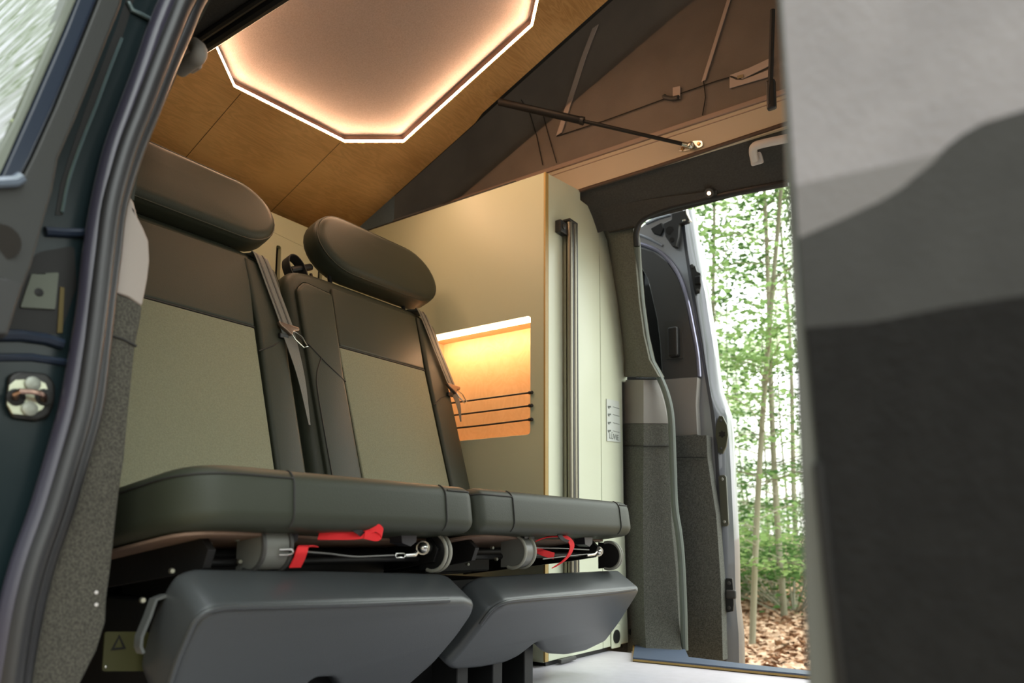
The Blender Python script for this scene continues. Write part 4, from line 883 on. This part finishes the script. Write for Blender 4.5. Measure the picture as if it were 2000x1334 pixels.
def tree(x_, y_, h, r, lean, nclus, nl, size, zlo, label, kind=0, spread=1.2, group=None, bends=()):
    z0_ = ground_h(x_, y_) if y_ > 3 else GZ
    t = thing('beech_tree', label, 'tree', (x_, y_, z0_), group)
    pts = []; ph = rg.uniform(0, 6)
    for i in range(9):
        k = i/8; pts.append(Vector((x_+lean*k*h*.1+.06*sin(ph+k*7)*r*12, y_+.05*cos(ph+k*5), z0_-.1+h*k)))
    g = G(); g.tube(cr(pts, 3), [max(.012, r*(1-.65*i/24)) for i in range(25)], 9)
    vs, fs = [], []
    for _ in range(nclus):
        k = rg.uniform(zlo, 1.0); b = pts[0].lerp(pts[-1], k); a = rg.uniform(0, 2*pi); l = rg.uniform(.3, 1)*spread
        c = b + Vector((cos(a)*l, sin(a)*l, .12*l)); g.tube([b, b.lerp(c, .5)+Vector((0, 0, .06)), c], [r*.22, r*.15, .004], 5)
        leaves(vs, fs, c, spread*.42, nl, size, .16)
        leaves(vs, fs, b.lerp(c, .6), spread*.3, nl//2, size, .16)
    g.build('trunk', BARK, t)
    me = G(); me.v = vs; me.f = fs; me.build('foliage', LF[kind], t, smooth=False)
    return t
def at(u, y): p = P(u, 1058, 1, y); return p.x, p.y
TR = [ (1462, 6.0, 6.5, .026, .9, 80, 70, .060, .10, 'slim bending beech sapling in the middle of the far door opening', 1, 1.0),
       (1530, 8.0, 7.5, .035, -.2, 70, 70, .070, .05, 'slim leafy beech beside the near panel edge, behind the sapling', 0, 1.3),
       (1402, 9.0, 8.0, .035, .1, 60, 60, .075, .05, 'thin beech just right of the open silver door edge', 0, 1.4)]
for (u, y_, h, r, ln, nc, nl, sz, zl, lb, kd, spd) in TR:
    xx, yy = at(u, y_); tree(xx, yy, h, r, ln, nc, nl, sz, zl, lb, kd, spd)
BT = [(1345, 12, .07, 'slender beech in the forest hidden mostly behind the open silver door'), (1430, 15, .035, 'thin beech standing left of the bending sapling, deeper in the forest'),
      (1497, 19, .045, 'straight beech right of the bending sapling in the middle distance'), (1560, 15, .08, 'beech trunk deeper in the forest close beside the near panel edge'),
      (1405, 24, .06, 'far beech showing past the silver door edge'), (1540, 27, .07, 'distant beech second from the near panel edge'),
      (1455, 30, .05, 'distant thin beech directly behind the bending sapling'), (1300, 18, .12, 'beech concealed behind the far sliding door window')]
for i, (u, y_, r_, lb) in enumerate(BT):
    xx, yy = at(u, y_)
    tree(xx, yy, 7.5+i*.35, r_*.7, rg.uniform(-.3, .3), 26, 50, .11, .02, lb, i % 2, 1.8)
# understorey shrubs
SHL = ['leafy green shrub in the middle of the leaf litter edge', 'leafy shrub below the bending sapling, left of middle', 'small shrub nearest the near panel edge', 'low shrub beside the lower latch of the silver door', 'taller shrub behind the middle one', 'farthest shrub in the far door opening']
for i, (u, y_, h) in enumerate([(1505, 9.2, .8), (1468, 10.5, 1.1), (1545, 8.4, .7), (1430, 9.2, .9), (1520, 13, 1.9), (1480, 16, 2.4)]):
    xx, yy = at(u, y_); z0_ = ground_h(xx, yy); t = thing('forest_shrub', SHL[i], 'shrub', (xx, yy, z0_))
    vs, fs = [], []; g = G()
    for k in range(22):
        a = rg.uniform(0, 2*pi); c = Vector((xx+cos(a)*rg.uniform(.1, .9), yy+sin(a)*.6, z0_+h*rg.uniform(.25, 1))); g.tube([Vector((xx, yy, z0_-.05)), c], [.015, .004], 5); leaves(vs, fs, c, .55, 46, .085, .3)
    g.build('stems', BARK, t); me = G(); me.v = vs; me.f = fs; me.build('foliage', LF[i % 2], t, smooth=False)
# fallen leaves
vs, fs = [], []
for _ in range(9000):
    y_ = 3.4+rg.random()**1.3*11; u = rg.uniform(1380, 1620); xx, yy = at(u, y_); z0_ = ground_h(xx, yy)+.012
    a = rg.uniform(0, 2*pi); l = rg.uniform(.03, .055); ax = Vector((cos(a), sin(a), rg.uniform(-.5, .5)))*l; bx = Vector((-sin(a), cos(a), rg.uniform(-.7, .7)))*l*.6; p = Vector((xx, yy, z0_+rg.uniform(0, .03)))
    k = len(vs); vs += [p-ax, p+bx, p+ax, p-bx]; fs.append((k, k+1, k+2, k+3))
me = G(); me.v = vs; me.f = fs
ll = me.build('fallen_leaves', mat('dry_leaves', (.30, .14, .06), .85, noise_s=9, col2=(.75, .52, .36), bump=.1), smooth=False)
tag(ll, 'brown and tan dry leaves covering the forest floor outside the far door', 'leaf litter', kind='stuff')
